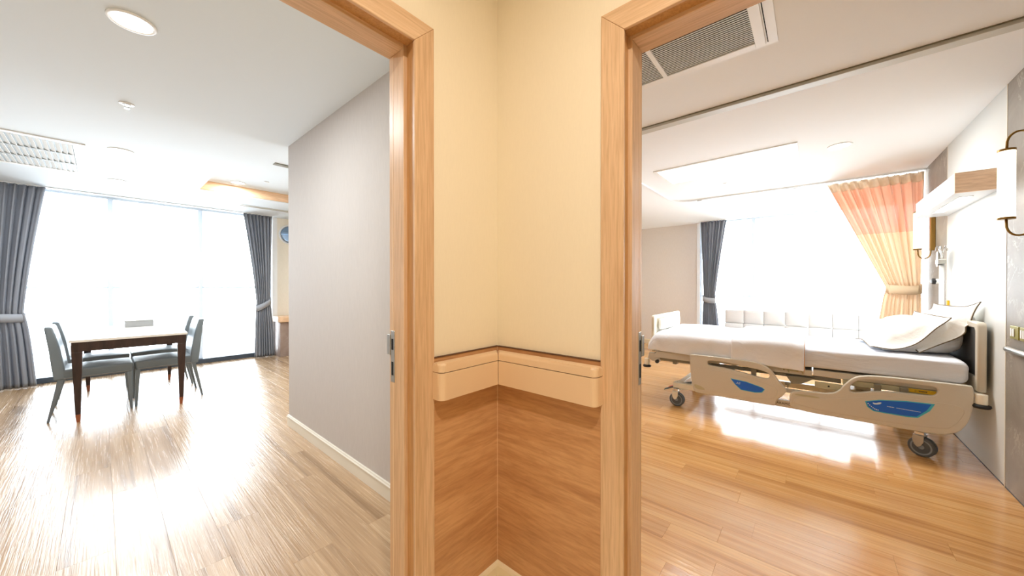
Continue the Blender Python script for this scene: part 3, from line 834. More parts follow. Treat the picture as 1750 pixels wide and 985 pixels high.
# ------------------------------------------------------------------ dining chairs (face +X)
def make_chair(loc, rz, label, grp):
    t = thing('dining_chair', label, 'chair', loc, grp, rz); t.scale = (1, 1, 1.055)
    # seat: padded slab, slightly crowned, front x=+0.28
    bm = bmesh.new(); n = 8; G = []
    x0, x1, w2 = -0.235, 0.255, 0.225
    def sec(z, inset, crown=0):
        return [[bm.verts.new((x0+inset+(x1-x0-2*inset)*i/n, (-w2+inset)+(2*w2-2*inset)*j/n, z+crown*(1-(2*i/n-1)**2)*(1-(2*j/n-1)**2))) for j in range(n+1)] for i in range(n+1)]
    A = sec(0.368, 0.012); B = sec(0.462, 0.0, 0.018)
    for Gd, fl in ((A, True), (B, False)):
        for i in range(n):
            for j in range(n):
                f = (Gd[i][j], Gd[i+1][j], Gd[i+1][j+1], Gd[i][j+1]); bm.faces.new(f[::-1] if fl else f)
    def rim(Gd): return [Gd[i][0] for i in range(n+1)]+[Gd[n][j] for j in range(1, n+1)]+[Gd[i][n] for i in range(n-1, -1, -1)]+[Gd[0][j] for j in range(n-1, 0, -1)]
    ra, rb = rim(A), rim(B)
    for k in range(len(ra)):
        j = (k+1) % len(ra); bm.faces.new((ra[k], ra[j], rb[j], rb[k]))
    obj('seat', bm, M['grey_leather'], t, smooth=False, bev=0.020, seg=4)
    # backrest: tapering, leaning back
    bm = bmesh.new(); R_ = []
    for z, xc, th, wd in ((0.372, -0.228, 0.036, 0.225), (0.50, -0.240, 0.040, 0.224), (0.65, -0.258, 0.036, 0.222), (0.78, -0.280, 0.031, 0.220), (0.862, -0.297, 0.025, 0.216)):
        R_.append([bm.verts.new((xc+sx*th, sy*wd, z)) for sx, sy in ((-1, -1), (1, -1), (1, 0), (1, 1), (-1, 1), (-1, 0))])
        R_[-1][2].co.x += -0.006; R_[-1][5].co.x += -0.006
    for A, B in zip(R_, R_[1:]):
        for k in range(6): bm.faces.new((A[k], A[(k+1) % 6], B[(k+1) % 6], B[k]))
    bm.faces.new(R_[0][::-1]); bm.faces.new(R_[-1])
    obj('backrest', bm, M['grey_leather'], t, smooth=False, bev=0.014, seg=4, ang=35)
    for sx, sy in ((1, -1), (1, 1), (-1, -1), (-1, 1)):
        xt = 0.225 if sx > 0 else -0.225; xb = 0.240 if sx > 0 else -0.300
        bm = frustum(bmesh.new(), (xb, sy*0.215, 0), (0.009, 0.009), (xt, sy*0.200, 0.375), (0.018, 0.017))
        obj('leg', bm, M['grey_leather'], t, bev=0.003)
    for s in (-1, 1): obj('seat_seam', tube(bmesh.new(), [(x0+0.03, s*(w2+0.001), 0.385), (x1-0.03, s*(w2+0.001), 0.385)], 0.003, 6), M['tissue'], t)
    return t
g_ = 'grey leather dining chairs around the table'
ch = make_chair((-0.035, 5.72, 0), 0, 'grey leather dining chair at the front left of the table, largest of the four', g_)
dup(ch, (-0.03, 6.46, 0), 'grey leather dining chair at the table, left side, behind the front left chair', 0)
dup(ch, (0.480, 5.76, 0), 'grey leather dining chair at the front right of the table, back to the right', PI)
dup(ch, (0.485, 6.50, 0), 'grey leather dining chair at the table, right side, mostly hidden behind the front right chair', PI)

# ------------------------------------------------------------------ console and mirror past the grey wall
t = thing('console_shelf', 'wall console with pale wood rounded top over a brown marble side', 'console', (2.65, 7.55, 0))
obj('console_base', box(-0.52, 0.70, -0.14, 0.19, 0, 0.628), M['brown_marble'], t, bev=0.003)
pts = [(0.72, 0.19), (-0.545, 0.19)]+[(-0.475-0.07*math.sin(a), -0.13-0.07*math.cos(a)) for a in [k*PI/2/6 for k in range(6, -1, -1)]]+[(0.72, -0.20)]
obj('console_top', plate(pts, [], 0.10, 0.006, Matrix.Translation((0, 0, 0.685))), M['light_wood'], t)
t = thing('wall_mirror', 'round white framed mirror high on the cream wall beside the grey curtain', 'mirror', (2.395, 7.748, 2.30))
bm = bmesh.new(); n = 48
tube(bm, [(0.178*math.cos(2*PI*k/n), -0.012, 0.178*math.sin(2*PI*k/n)) for k in range(n)], 0.015, 8, closed=True)
obj('mirror_frame', bm, M['white_metal'], t, smooth=True)
bm = lathe(bmesh.new(), [(0.172, 0.0), (0.172, -0.008), (0.13, -0.020), (0.08, -0.030), (0.03, -0.034), (0.002, -0.035)], 'y', n=40)
obj('mirror_glass', bm, M['mirror'], t, smooth=True)

# ------------------------------------------------------------------ bed wall: pelmet light, sconces, switches, rail, pole
t = thing('bedhead_light', 'white wall light shelf with peach wood end above the headboard', 'wall light', (4.49, BW, 1.95))
obj('shelf_body', box(-0.595, 0.60, 0.0, 0.197, 0, 0.14), M['shelf_paint'], t, bev=0.002)
obj('wood_end', box(-0.610, -0.5955, 0.0, 0.197, 0, 0.14), M['end_wood'], t, bev=0.001)
obj('light_frame', boxes([(-0.43, 0.30, 0.075, 0.080, -0.004, 0), (-0.43, 0.30, 0.140, 0.145, -0.004, 0), (-0.43, -0.425, 0.080, 0.140, -0.004, 0), (0.295, 0.30, 0.080, 0.140, -0.004, 0)]), M['white_metal'], t)
obj('light_strip', box(-0.425, 0.295, 0.080, 0.140, -0.003, 0), M['panel_led'], t)
lamp('bedhead_lamp', (4.42, BW+0.11, 1.94), 0.7, 2, (1.0, 0.9, 0.75), shape='RECTANGLE', sy=0.06)

def sconce(x, y, z0, z1, label):
    yp = BW
    t = thing('wall_sconce', label, 'wall light', (x, yp, z0), 'brass and white glass tube sconces'); h = z1-z0; dy = y-yp
    obj('glass_tube', lathe(bmesh.new(), [(0.027, 0.012), (0.0315, 0.014), (0.0315, h-0.014), (0.027, h-0.012)], c=(0, dy, 0), n=28), M['tube'], t, smooth=False)
    for zz in (0.0, h-0.012):
        obj('end_cap', lathe(bmesh.new(), [(0.033, zz), (0.033, zz+0.012)], c=(0, dy, 0), n=28), M['brass'], t, bev=0.001)
    for s, zb in ((1, h), (-1, 0)):
        pts = []
        hw = (dy-0.028)/2
        for k in range(13):
            a = PI*k/12
            pts.append((0, dy-hw+hw*math.cos(a), zb+s*(0.018+0.075*math.sin(a)**0.8 if 0 < k < 12 else 0.0)))
        pts[-1] = (0, dy-2*hw, zb+s*0.006)
        obj('arm', tube(bmesh.new(), pts, 0.0055, 10), M['brass'], t, smooth=True)
    obj('backplate', box(-0.024, 0.024, 0.0, 0.034, -0.012, h+0.012), M['brass'], t, bev=0.004)
    l = bpy.data.lights.new('sconce_lamp', 'POINT'); l.energy = 0.45; l.color = (1.0, 0.74, 0.42); l.shadow_soft_size = 0.03
    lo = bpy.data.objects.new('sconce_lamp', l); C.objects.link(lo); lo.location = (x-0.0, y+0.04, (z0+z1)/2)
    return t
sconce(3.336, -0.835, 1.678, 2.076, 'brass wall sconce with glowing white tube on the near marble, at the right edge')
sconce(5.53, -0.835, 1.678, 2.076, 'brass wall sconce with glowing white tube beyond the bedhead light, beside the peach curtain')

def switch_plate(x, label, n):
    t = thing('switch_plate', label, 'switch', (x, BW, 1.015), 'champagne switch plates above the steel rail')
    obj('plate', box(-0.058, 0.058, 0, 0.012, -0.040, 0.040), M['switch'], t, bev=0.002)
    for k in range(n):
        xx = 0.030-k*0.030 if n == 2 else 0.02-k*0.04
        obj('rocker', box(xx-0.010, xx+0.010, 0.0122, 0.016, -0.024, 0.024), M['white'], t, bev=0.001)
switch_plate(3.63, 'champagne plate with two white rockers on the marble, nearer the bed', 2)
switch_plate(3.495, 'champagne switch plate on the marble at the right edge of the picture', 2)
tag(obj('chair_rail', tube(bmesh.new(), [(3.70, BW+0.018, 0.905), (3.67, BW+0.02, 0.905), (1.4, BW+0.02, 0.905)], 0.017, 12), M['steel'], smooth=True), 'round steel rail running along the marble wall below the switches', 'rail')

# medical rail pole with hooks
t = thing('drip_pole', 'white drip pole with chrome hooks standing behind the bed head by the marble', 'stand', (4.95, BW+0.06, 0))
obj('pole', tube(bmesh.new(), [(0, 0, 0.045), (0, 0, 1.52)], 0.016, 14), M['white_metal'], t, smooth=True)
obj('pole_base', lathe(bmesh.new(), [(0.055, 0), (0.055, 0.012), (0.02, 0.045)], n=24), M['white_metal'], t)
for a in range(5):
    an = a*2*PI/5; dx, dy = math.cos(an), math.sin(an)*0.45
    pts = [(0, 0, 1.52), (0.018*dx, 0.018*dy, 1.60), (0.05*dx, 0.05*dy, 1.665), (0.075*dx, 0.075*dy, 1.655), (0.082*dx, 0.082*dy, 1.62)]
    obj('hook', tube(bmesh.new(), pts, 0.0035, 8), M['chrome'], t, smooth=True)
obj('hook_hub', box(-0.05, 0.05, -0.02, 0.03, 1.50, 1.545), M['steel'], t, bev=0.006)
obj('side_bracket', box(0.02, 0.085, -0.015, 0.02, 1.48, 1.62), M['steel'], t, bev=0.004)
k_ = obj('clamp', tube(bmesh.new(), [(0.005, 0.02, 1.345), (0.11, 0.03, 1.345)], 0.022, 14), M['white'], t, smooth=True)
obj('clamp_knob', lathe(bmesh.new(), [(0.024, 0.03), (0.027, 0.036), (0.027, 0.05), (0.022, 0.056)], 'y', (0.025, 0.0, 1.345), 20), M['black'], k_)
tag(obj('gas_outlet', box(5.02, 5.055, BW, BW+0.014, 1.10, 1.17), M['yellow'], bev=0.002), 'small yellow outlet tag on the wall beside the drip pole', 'outlet')

# ------------------------------------------------------------------ sofa
t = thing('sofa', 'white tufted sofa along the patient room window behind the bed', 'sofa', (7.40, 0.05, 0))
Ls = 1.19
def cushion(x0, x1, y0, y1, z0, z1, puff, nrm):
    bm = bmesh.new(); nx = 6; ny = 10
    bx(bm, x0, x1, y0, y1, z0, z1)
    bmesh.ops.subdivide_edges(bm, edges=bm.edges[:], cuts=5, use_grid_fill=True)
    for v in bm.verts:
        a = (v.co.y-y0)/(y1-y0); b = (v.co.z-z0)/(z1-z0); c = (v.co.x-x0)/(x1-x0)
        k = max(0.0, 4*a*(1-a))**0.5
        if nrm == 'x' and c < 0.01: v.co.x -= puff*k*max(0.0, 4*b*(1-b))**0.5
        if nrm == 'z' and b > 0.99: v.co.z += puff*k*max(0.0, 4*c*(1-c))**0.5
    return bm
for k in range(8):
    y0 = -Ls+k*2*Ls/8; y1 = y0+2*Ls/8
    obj('back_cushion', cushion(0.18, 0.36, y0+0.001, y1-0.001, 0.62, 0.86, 0.022, 'x'), M['sofa'], t, bev=0.012, smooth=True, ang=30)
    obj('back_cushion', cushion(0.16, 0.34, y0+0.001, y1-0.001, 0.40, 0.618, 0.022, 'x'), M['sofa'], t, bev=0.012, smooth=True, ang=30)
for k in range(3):
    y0 = -Ls+k*2*Ls/3
    obj('seat_cushion', cushion(-0.42, 0.155, y0+0.002, y0+2*Ls/3-0.002, 0.26, 0.42, 0.03, 'z'), M['sofa'], t, bev=0.015, smooth=True, ang=30)
obj('sofa_base', box(-0.40, 0.33, -Ls+0.01, Ls-0.01, 0.08, 0.258), M['sofa'], t, bev=0.01)
for sx in (-0.36, 0.28):
    for sy in (-1, 1): obj('leg', tube(bmesh.new(), [(sx, sy*(Ls-0.1), 0), (sx, sy*(Ls-0.1), 0.085)], [0.012, 0.018], 10), M['steel'], t)

# ------------------------------------------------------------------ hospital bed
bed = thing('hospital_bed', 'beige electric hospital bed with blue stickered side rails, head against the white panel', 'bed', (4.55, 0.2, 0))
BO = Vector(bed.location)
def B(name, bm, m, parent=None, **kw):
    if isinstance(bm, bmesh.types.BMesh):
        for v in bm.verts: v.co -= BO
    else: bm.transform(Matrix.Translation(-BO))
    return obj(name, bm, m, parent or bed, **kw)
def sticker(parent, pts, x, m, grow=0, name='sticker'):
    return B(name, plate(pts, [], 0.0016, 0.0, YZ(x)), m, parent)
# side rails on the near side
foot_out = chaikin([(0.971, 0.579), (0.965, 0.592), (0.856, 0.594), (0.62, 0.594), (0.417, 0.590), (0.335, 0.571), (0.276, 0.526), (0.232, 0.443), (0.180, 0.385), (0.168, 0.355), (0.205, 0.300), (0.243, 0.265), (0.249, 0.212), (0.270, 0.205), (0.547, 0.204), (0.900, 0.200), (0.925, 0.208), (0.948, 0.278), (0.961, 0.406)])
foot_hole = chaikin([(0.803, 0.528), (0.795, 0.546), (0.658, 0.551), (0.474, 0.531), (0.312, 0.508), (0.290, 0.475), (0.310, 0.440), (0.446, 0.462), (0.62, 0.492), (0.775, 0.500), (0.799, 0.507)])
fr = B('side_rail', plate(foot_out, [foot_hole], 0.034, 0.009, YZ(4.0), 3), M['bed_beige'], smooth=False)
head_out = chaikin([(0.140, 0.205), (0.150, 0.269), (0.152, 0.330), (0.125, 0.372), (-0.005, 0.388), (-0.120, 0.394), (-0.170, 0.425), (-0.209, 0.494), (-0.265, 0.560), (-0.330, 0.582), (-0.430, 0.592), (-0.635, 0.594), (-0.850, 0.596), (-0.866, 0.590), (-0.870, 0.522), (-0.862, 0.396), (-0.830, 0.290), (-0.785, 0.236), (-0.710, 0.206), (-0.502, 0.204), (-0.26, 0.204)])
head_hole = chaikin([(-0.236, 0.470), (-0.262, 0.520), (-0.331, 0.552), (-0.48, 0.557), (-0.69, 0.559), (-0.706, 0.540), (-0.695, 0.490), (-0.626, 0.484), (-0.479, 0.481), (-0.361, 0.462), (-0.263, 0.429), (-0.236, 0.438)])
hr = B('side_rail', plate(head_out, [head_hole], 0.034, 0.009, YZ(4.0), 3), M['bed_beige'], smooth=False)
# moulded swellings on the rails
def swell(parent, pts, th, m=M['bed_beige'], x=3.983):
    return B('moulded_panel', plate(chaikin(pts), [], th, th*0.45, YZ(x), 3), m, parent)
swell(fr, [(0.94, 0.475), (0.62, 0.455), (0.30, 0.40), (0.22, 0.36), (0.275, 0.235), (0.90, 0.23), (0.93, 0.30)], 0.006)
swell(hr, [(0.12, 0.33), (-0.10, 0.345), (-0.30, 0.40), (-0.45, 0.445), (-0.70, 0.450), (-0.84, 0.44), (-0.80, 0.32), (-0.73, 0.24), (0.12, 0.235)], 0.006)
B('moulded_recess', plate(chaikin([(0.115, 0.352), (-0.03, 0.354), (-0.06, 0.345), (-0.03, 0.338), (0.115, 0.336)]), [], 0.002, 0.0, YZ(3.9795)), M['bed_olive'], hr)
B('moulded_recess', plate(chaikin([(0.932, 0.290), (0.874, 0.283), (0.825, 0.258), (0.825, 0.243), (0.907, 0.239)]), [], 0.002, 0.0, YZ(3.9795)), M['bed_olive'], fr)
# stickers and print
s1 = sticker(fr, [(0.603, 0.402), (0.475, 0.392), (0.350, 0.360), (0.329, 0.344), (0.350, 0.311), (0.405, 0.301), (0.515, 0.305), (0.563, 0.349)], 3.9793, M['cyan'])
s2 = sticker(fr, [(0.596, 0.397), (0.475, 0.387), (0.352, 0.356), (0.334, 0.344), (0.357, 0.315), (0.405, 0.306), (0.511, 0.310), (0.560, 0.349)], 3.9782, M['blue'])
B('print', text_mesh('A5', 0.030, 0.0003, onX(3.9771, 0.556, 0.358, -0.05), 0.2), M['ink'], s2)
s3 = sticker(hr, [(-0.325, 0.376), (-0.405, 0.405), (-0.547, 0.425), (-0.690, 0.432), (-0.665, 0.374), (-0.606, 0.310), (-0.547, 0.304), (-0.432, 0.305), (-0.372, 0.308), (-0.338, 0.334)], 3.9793, M['cyan'])
s4 = sticker(hr, [(-0.333, 0.374), (-0.409, 0.398), (-0.547, 0.418), (-0.672, 0.424), (-0.648, 0.374), (-0.600, 0.318), (-0.547, 0.312), (-0.432, 0.312), (-0.378, 0.314), (-0.345, 0.336)], 3.9782, M['blue'])
def print_marks(parent, x, y, z, slope, spec, m):
    bm = bmesh.new()
    for w_, h_ in spec:
        if h_: bx(bm, x-0.0003, x+0.0003, y-w_, y, z-h_/2, z+h_/2)
        y -= w_+0.0015; z -= slope*(w_+0.0015)
    B('print', bm, m, parent)
print_marks(s4, 3.9771, -0.447, 0.362, 0.03, [(0.006, 0.006), (0.005, 0.005), (0.005, 0.007), (0.004, 0.005), (0.006, 0.006), (0.004, 0.005), (0.008, 0)]+[(0.004+0.002*(k % 3), 0.0045) for k in range(17)], M['ink'])
# the little lying-figure emblem and arc of marks at the sticker's left end
B('emblem', plate(chaikin([(-0.365, 0.378), (-0.385, 0.372), (-0.405, 0.386), (-0.420, 0.386), (-0.408, 0.368), (-0.375, 0.360)]), [], 0.0006, 0, YZ(3.9771)), M['ink'], s4)
bm = bmesh.new()
for k in range(7):
    a = k/6; y = -0.343-0.055*a; z = 0.362-0.040*math.sin(a*PI/2)
    bx(bm, 3.9765, 3.9773, y-0.003, y+0.003, z-0.004, z+0.004)
B('emblem', bm, M['ink'], s4)
B('print', text_mesh('ARAMOUNT', 0.030, 0.0003, onX(4.0295, 0.247, 0.222, 0.0)), M['ink_dark'])
B('warning_label', box(4.0495, 4.0505, -0.715, -0.570, 0.484, 0.512), M['yellow'])
print_marks(None, 4.0490, -0.600, 0.498, 0.0, [(0.008, 0.004), (0.010, 0), (0.007, 0.008), (0.007, 0.007), (0.008, 0.008), (0.006, 0.007), (0.008, 0.008)], M['ink_dark'])

# mattress deck and frame under it
B('deck', boxes([(4.06, 5.04, -0.86, -0.01, 0.515, 0.566), (4.06, 5.04, 0.0, 0.42, 0.505, 0.556), (4.06, 5.04, 0.43, 1.34, 0.520, 0.570)]), M['bed_beige'], bev=0.005)
B('deck_rail', boxes([(4.058, 4.10, -0.86, -0.20, 0.470, 0.512)]), M['bed_olive'], bev=0.003)
B('deck_rail', box(4.09, 4.13, -0.19, 1.36, 0.470, 0.502), M['bed_grey'], bev=0.004)
B('deck_rail', box(4.92, 4.96, -0.85, 1.36, 0.470, 0.502), M['bed_grey'], bev=0.004)
for y in (-0.6, 0.05, 0.62, 1.15): B('cross_beam', box(4.10, 4.96, y-0.02, y+0.02, 0.440, 0.469), M['bed_grey'], bev=0.003)
# drainage-bag hooks on the deck edge
for y0 in (0.175, 0.075):
    B('bag_hook', tube(bmesh.new(), [(4.052, y0+0.02, 0.535), (4.045, y0+0.018, 0.548), (4.045, y0, 0.550), (4.045, y0-0.010, 0.538), (4.045, y0-0.016, 0.520)], 0.005, 8), M['bed_olive'], smooth=True)
B('name_strip', box(4.0565, 4.0595, 0.100, 0.155, 0.530, 0.540), M['bed_olive'])
# crank/rail mounting block between the rails
B('rail_mount', plate([(0.18, 0.49), (-0.02, 0.49), (0.03, 0.455), (0.07, 0.43), (0.14, 0.42)], [], 0.05, 0.004, YZ(4.07)), M['bed_grey'])
B('rail_mount', boxes([(4.03, 4.06, -0.21, -0.02, 0.418, 0.468)]), M['bed_olive'], bev=0.004)
B('mount_screw', lathe(bmesh.new(), [(0.007, 4.026), (0.007, 4.03)], 'x', (0, -0.11, 0.445), 12), M['black'])
B('rail_latch', boxes([(4.03, 4.05, 0.145, 0.185, 0.405, 0.425), (4.035, 4.045, 0.160, 0.168, 0.375, 0.405)]), M['bed_grey'], bev=0.002)
# rail support arms
for y in (0.80, 0.42, -0.40, -0.54): B('rail_arm', box(4.018, 4.05, y-0.02, y+0.02, 0.30, 0.515), M['bed_grey'], bev=0.004)
# lower base frame, lift columns
B('lower_cover', box(4.031, 4.06, -0.70, 0.93, 0.198, 0.262), M['bed_beige'], bev=0.006)
B('lower_tube', box(4.031, 4.055, -0.20, 0.35, 0.335, 0.372), M['bed_beige'], bev=0.006)
B('base_frame', boxes([(4.08, 4.14, -0.72, 1.16, 0.185, 0.245), (4.90, 4.96, -0.72, 1.16, 0.185, 0.245), (4.14, 4.90, -0.68, -0.62, 0.185, 0.245), (4.14, 4.90, 1.07, 1.13, 0.185, 0.245)]), M['bed_ivory'], bev=0.006)
for y in (-0.35, 0.85): B('lift_column', boxes([(4.42, 4.60, y-0.08, y+0.08, 0.246, 0.36), (4.45, 4.57, y-0.05, y+0.05, 0.36, 0.469)]), M['bed_ivory'], bev=0.006)
# castors
def castor(x, y, r, twist, covered):
    c = Matrix.Translation((x, y, 0)) @ Matrix.Rotation(twist, 4, 'Z')
    def TR(bm): bmesh.ops.transform(bm, matrix=c, verts=bm.verts[:]); return bm
    bm = boxes([(-0.022, 0.022, -0.026, 0.026, 0.150, 0.186)])
    hub = B('castor', TR(bm), M['chrome'], bev=0.004)
    bm = bmesh.new()
    # fork: hood over the wheel and two cheeks
    pts = [(-0.028, 0.158), (0.030, 0.158), (0.034, 0.120), (0.024, 0.085), (0.008, 0.068), (-0.010, 0.078), (-0.026, 0.110)]
    for s in (-1, 1):
        f = [[bm.verts.new((xx, u, z)) for u, z in pts] for xx in (s*0.030, s*0.034)]
        bm.faces.new(f[0]); bm.faces.new(f[1][::-1])
        for k in range(len(pts)): bm.faces.new((f[0][k], f[0][(k+1) % len(pts)], f[1][(k+1) % len(pts)], f[1][k]))
    bx(bm, -0.034, 0.034, -0.028, 0.030, 0.152, 0.160)
    B('fork', TR(bm), M['steel'] if not covered else M['bed_ivory'], hub, bev=0.002)
    for s in (-1, 1):
        B('tyre', TR(lathe(bmesh.new(), [(r-0.016, s*0.008), (r-0.003, s*0.008), (r, s*0.012), (r, s*0.024), (r-0.004, s*0.028), (r-0.014, s*0.029)], 'x', (0, -0.012, r), 32)), M['tyre'], hub, smooth=False)
        B('wheel_disc', TR(lathe(bmesh.new(), [(r-0.015, s*0.010), (r-0.015, s*0.0295), (r-0.024, s*0.0295), (r-0.026, s*0.027), (0.020, s*0.027), (0.016, s*0.0297), (0.002, s*0.0297)], 'x', (0, -0.012, r), 28)), M['wheel'], hub, smooth=False)
castor(4.07, 1.125, 0.073, 0.0, True)
castor(4.085, -0.635, 0.073, math.radians(-24), False)
castor(4.93, 1.10, 0.073, 0.0, True)
castor(4.93, -0.66, 0.073, 0.3, False)
# brake pedal at the foot end
pd = B('brake_pedal', plate([(1.275, 0.125), (1.265, 0.142), (1.10, 0.225), (1.0, 0.262), (0.99, 0.245), (1.10, 0.200)], [], 0.05, 0.004, YZ(4.16)), M['wheel_lock'])
B('pedal_tip', plate([(1.225, 0.164), (1.165, 0.194), (1.160, 0.202), (1.222, 0.172)], [], 0.052, 0.002, YZ(4.16)), M['red_tip'], pd)
B('pedal_spring', tube(bmesh.new(), [(4.13, 1.14, 0.215), (4.13, 1.155, 0.245), (4.13, 1.11, 0.262), (4.13, 1.05, 0.250)], 0.006, 8), M['bed_ivory'], pd, smooth=True)
B('castor_cover', plate([(1.17, 0.16), (1.15, 0.20), (1.0, 0.24), (0.95, 0.22), (1.02, 0.18)], [], 0.04, 0.005, YZ(4.11)), M['bed_ivory'])

# foot end: arms, corner rollers, footboard
B('foot_arm', boxes([(4.06, 4.10, 0.98, 1.36, 0.498, 0.530), (4.12, 4.15, 1.0, 1.38, 0.455, 0.492)]), M['bed_beige'], bev=0.004)
B('foot_bracket', plate([(1.42, 0.540), (1.30, 0.545), (1.30, 0.455), (1.38, 0.450), (1.43, 0.480)], [], 0.06, 0.008, YZ(4.10)), M['bed_beige'])
B('foot_knob', lathe(bmesh.new(), [(0.018, 4.02), (0.020, 4.025), (0.020, 4.05), (0.012, 4.07)], 'x', (0, 1.315, 0.458), 18), M['black'])
def roller(x, y, ztop, nm='corner_roller'):
    r_ = B(nm, lathe(bmesh.new(), [(0.026, ztop), (0.028, ztop-0.006), (0.028, ztop-0.070)], c=(x, y, 0), n=22), M['bed_ivory'], bev=0.002)
    B('bumper_disc', lathe(bmesh.new(), [(0.030, ztop-0.0705), (0.042, ztop-0.076), (0.044, ztop-0.088), (0.038, ztop-0.097), (0.02, ztop-0.10)], c=(x, y, 0), n=24), M['black'], r_, smooth=True)
roller(4.06, 1.435, 0.475); roller(5.04, 1.435, 0.475)
roller(3.99, -0.902, 0.545); roller(5.08, -0.902, 0.545)
B('head_arm', boxes([(3.99, 4.10, -0.91, -0.87, 0.520, 0.548), (5.0, 5.08, -0.91, -0.87, 0.520, 0.548)]), M['bed_beige'], bev=0.004)
def board(name, y, x0, x1, z0, z1, m_frame, m_panel, th, lean):
    """frame with rounded top corners and an inset panel"""
    W = 0.045
    out = [(x0, z0), (x1, z0), (x1, z1-0.03), (x1-0.01, z1-0.008), (x1-0.035, z1), (x0+0.035, z1), (x0+0.01, z1-0.008), (x0, z1-0.03)]
    hole = [(x0+W, z0+0.10), (x1-W, z0+0.10), (x1-W, z1-W-0.02), (x1-W-0.02, z1-W), (x0+W+0.02, z1-W), (x0+W, z1-W-0.02)]
    XZ = Matrix(((1, 0, 0, 0), (0, 0, -1, y), (0, 1, 0, 0), (0, 0, 0, 1)))
    p_ = B(name, plate(out, [hole], th, 0.010, XZ, 3), m_frame)
    B('board_panel', plate([(x0+W-0.004, z0+0.096), (x1-W+0.004, z0+0.096), (x1-W+0.004, z1-W+0.002), (x0+W-0.004, z1-W+0.002)], [], th*0.4, 0.0, XZ), m_panel, p_)
    return p_
board('headboard', -0.905, 4.00, 5.08, 0.555, 1.045, M['bed_beige'], M['head_panel'], 0.045, 0)
board('footboard', 1.385, 4.10, 5.12, 0.555, 0.965, M['bed_ivory'], M['bed_ivory'], 0.035, 0)
# raised rail on the window side, seen past the pillows
far = chaikin([(-0.415, 0.60), (-0.405, 0.86), (-0.425, 0.905), (-0.50, 0.918), (-0.80, 0.915), (-0.84, 0.86), (-0.84, 0.60)])
farh = chaikin([(-0.455, 0.64), (-0.450, 0.83), (-0.50, 0.872), (-0.76, 0.870), (-0.79, 0.83), (-0.79, 0.64)])
B('side_rail', plate(far, [farh], 0.034, 0.010, YZ(5.085), 2), M['bed_ivory'])

# ------------------------------------------------------------------ mattress, duvet, pillows
def rounded_slab(x0, x1, y0, y1, z0, z1, r, dispf=None, nx=26, ny=62):
    """closed padded slab: cross sections along y are superellipse rounded boxes"""
    bm = bmesh.new(); R_ = []
    per = []
    N = 56
    for k in range(N):
        a = 2*PI*k/N; ca, sa = math.cos(a), math.sin(a); e = 0.22
        per.append((math.copysign(abs(ca)**e, ca), math.copysign(abs(sa)**e, sa)))
    for j in range(ny+1):
        if j <= 8: y = y0+r*(1-math.cos(j/8*PI/2))
        elif j >= ny-8: y = y1-r*(1-math.cos((ny-j)/8*PI/2))
        else: y = y0+r+(y1-y0-2*r)*(j-8)/(ny-16)
        edge = min(y-y0, y1-y); s = 1.0
        if edge < r: s = math.sqrt(max(0.0, 1-(1-edge/r)**2))
        cx_, cz_ = (x0+x1)/2, (z0+z1)/2; hx_, hz_ = (x1-x0)/2-r*(1-s)*0.8, (z1-z0)/2-r*(1-s)
        ring = []
        for a, b in per:
            p = Vector((cx_+a*hx_, y, cz_+b*hz_))
            if dispf: p += dispf(p)
            ring.append(bm.verts.new(p))
        R_.append(ring)
    for A, B_ in zip(R_, R_[1:]):
        for k in range(N): bm.faces.new((A[k], A[(k+1) % N], B_[(k+1) % N], B_[k]))
    bm.faces.new(R_[0][::-1]); bm.faces.new(R_[-1]); return bm
def fold_noise(p, sc, amp):
    n = noise.noise(Vector((p.x*sc, p.y*sc*0.5, p.z*sc*3)))
    return Vector((-amp*n if p.x < 4.3 else 0, 0, 0.3*amp*n))
mt = obj('mattress', rounded_slab(4.045, 5.06, -0.865, 1.350, 0.575, 0.760, 0.055, lambda p: fold_noise(p, 7, 0.010)), M['sheet'], smooth=True)
tag(mt, 'mattress in a fitted white sheet on the hospital bed', 'mattress')

def drape_section(y, top, hem, xn, xf, r, amp, seed):
    """polyline across the bed from near hem up over the top to the far hem"""
    pts = []
    nS, nT = 7, 22
    for k in range(nS): pts.append((xn, hem+(top-r-hem)*k/nS, 's'))
    for k in range(6):
        a = PI/2*k/5; pts.append((xn+r-r*math.cos(a), top-r+r*math.sin(a), 'c'))
    for k in range(1, nT): pts.append((xn+r+(xf-xn-2*r)*k/nT, top, 't'))
    for k in range(6):
        a = PI/2*(1-k/5); pts.append((xf-r+r*math.cos(a), top-r+r*math.sin(a), 'c'))
    for k in range(1, nS+1): pts.append((xf, top-r-(top-r-hem)*k/nS, 's'))
    out = []
    for x, z, kind in pts:
        nz = noise.noise(Vector((x*3.2+seed, y*3.4, z*2)))
        nx = noise.noise(Vector((seed*3.1, y*9, z*4)))
        hang = 1 if kind == 's' else 0.3
        sgn = -1 if x < (xn+xf)/2 else 1
        out.append(Vector((x+sgn*amp*nx*hang, y, z+amp*0.9*nz*(1 if kind != 's' else 0.15))))
    return out
def duvet_part(name, parent, y0, y1, ny, topf, hemf, xn, xf, r, amp, seed, th, m, endround=True):
    bm = bmesh.new(); R_ = []
    for j in range(ny+1):
        t_ = j/ny; y = y0+(y1-y0)*t_
        R_.append([bm.verts.new(p) for p in drape_section(y, topf(t_), hemf(t_), xn, xf, r, amp, seed)])
    for A, B_ in zip(R_, R_[1:]):
        for k in range(len(A)-1): bm.faces.new((A[k], A[k+1], B_[k+1], B_[k]))
    o = obj(name, bm, m, parent, smooth=True)
    s = o.modifiers.new('thick', 'SOLIDIFY'); s.thickness = th; s.offset = 1; 
    b = o.modifiers.new('b', 'BEVEL'); b.width = th*0.35; b.segments = 3; b.limit_method = 'ANGLE'; b.angle_limit = math.radians(60)
    return o
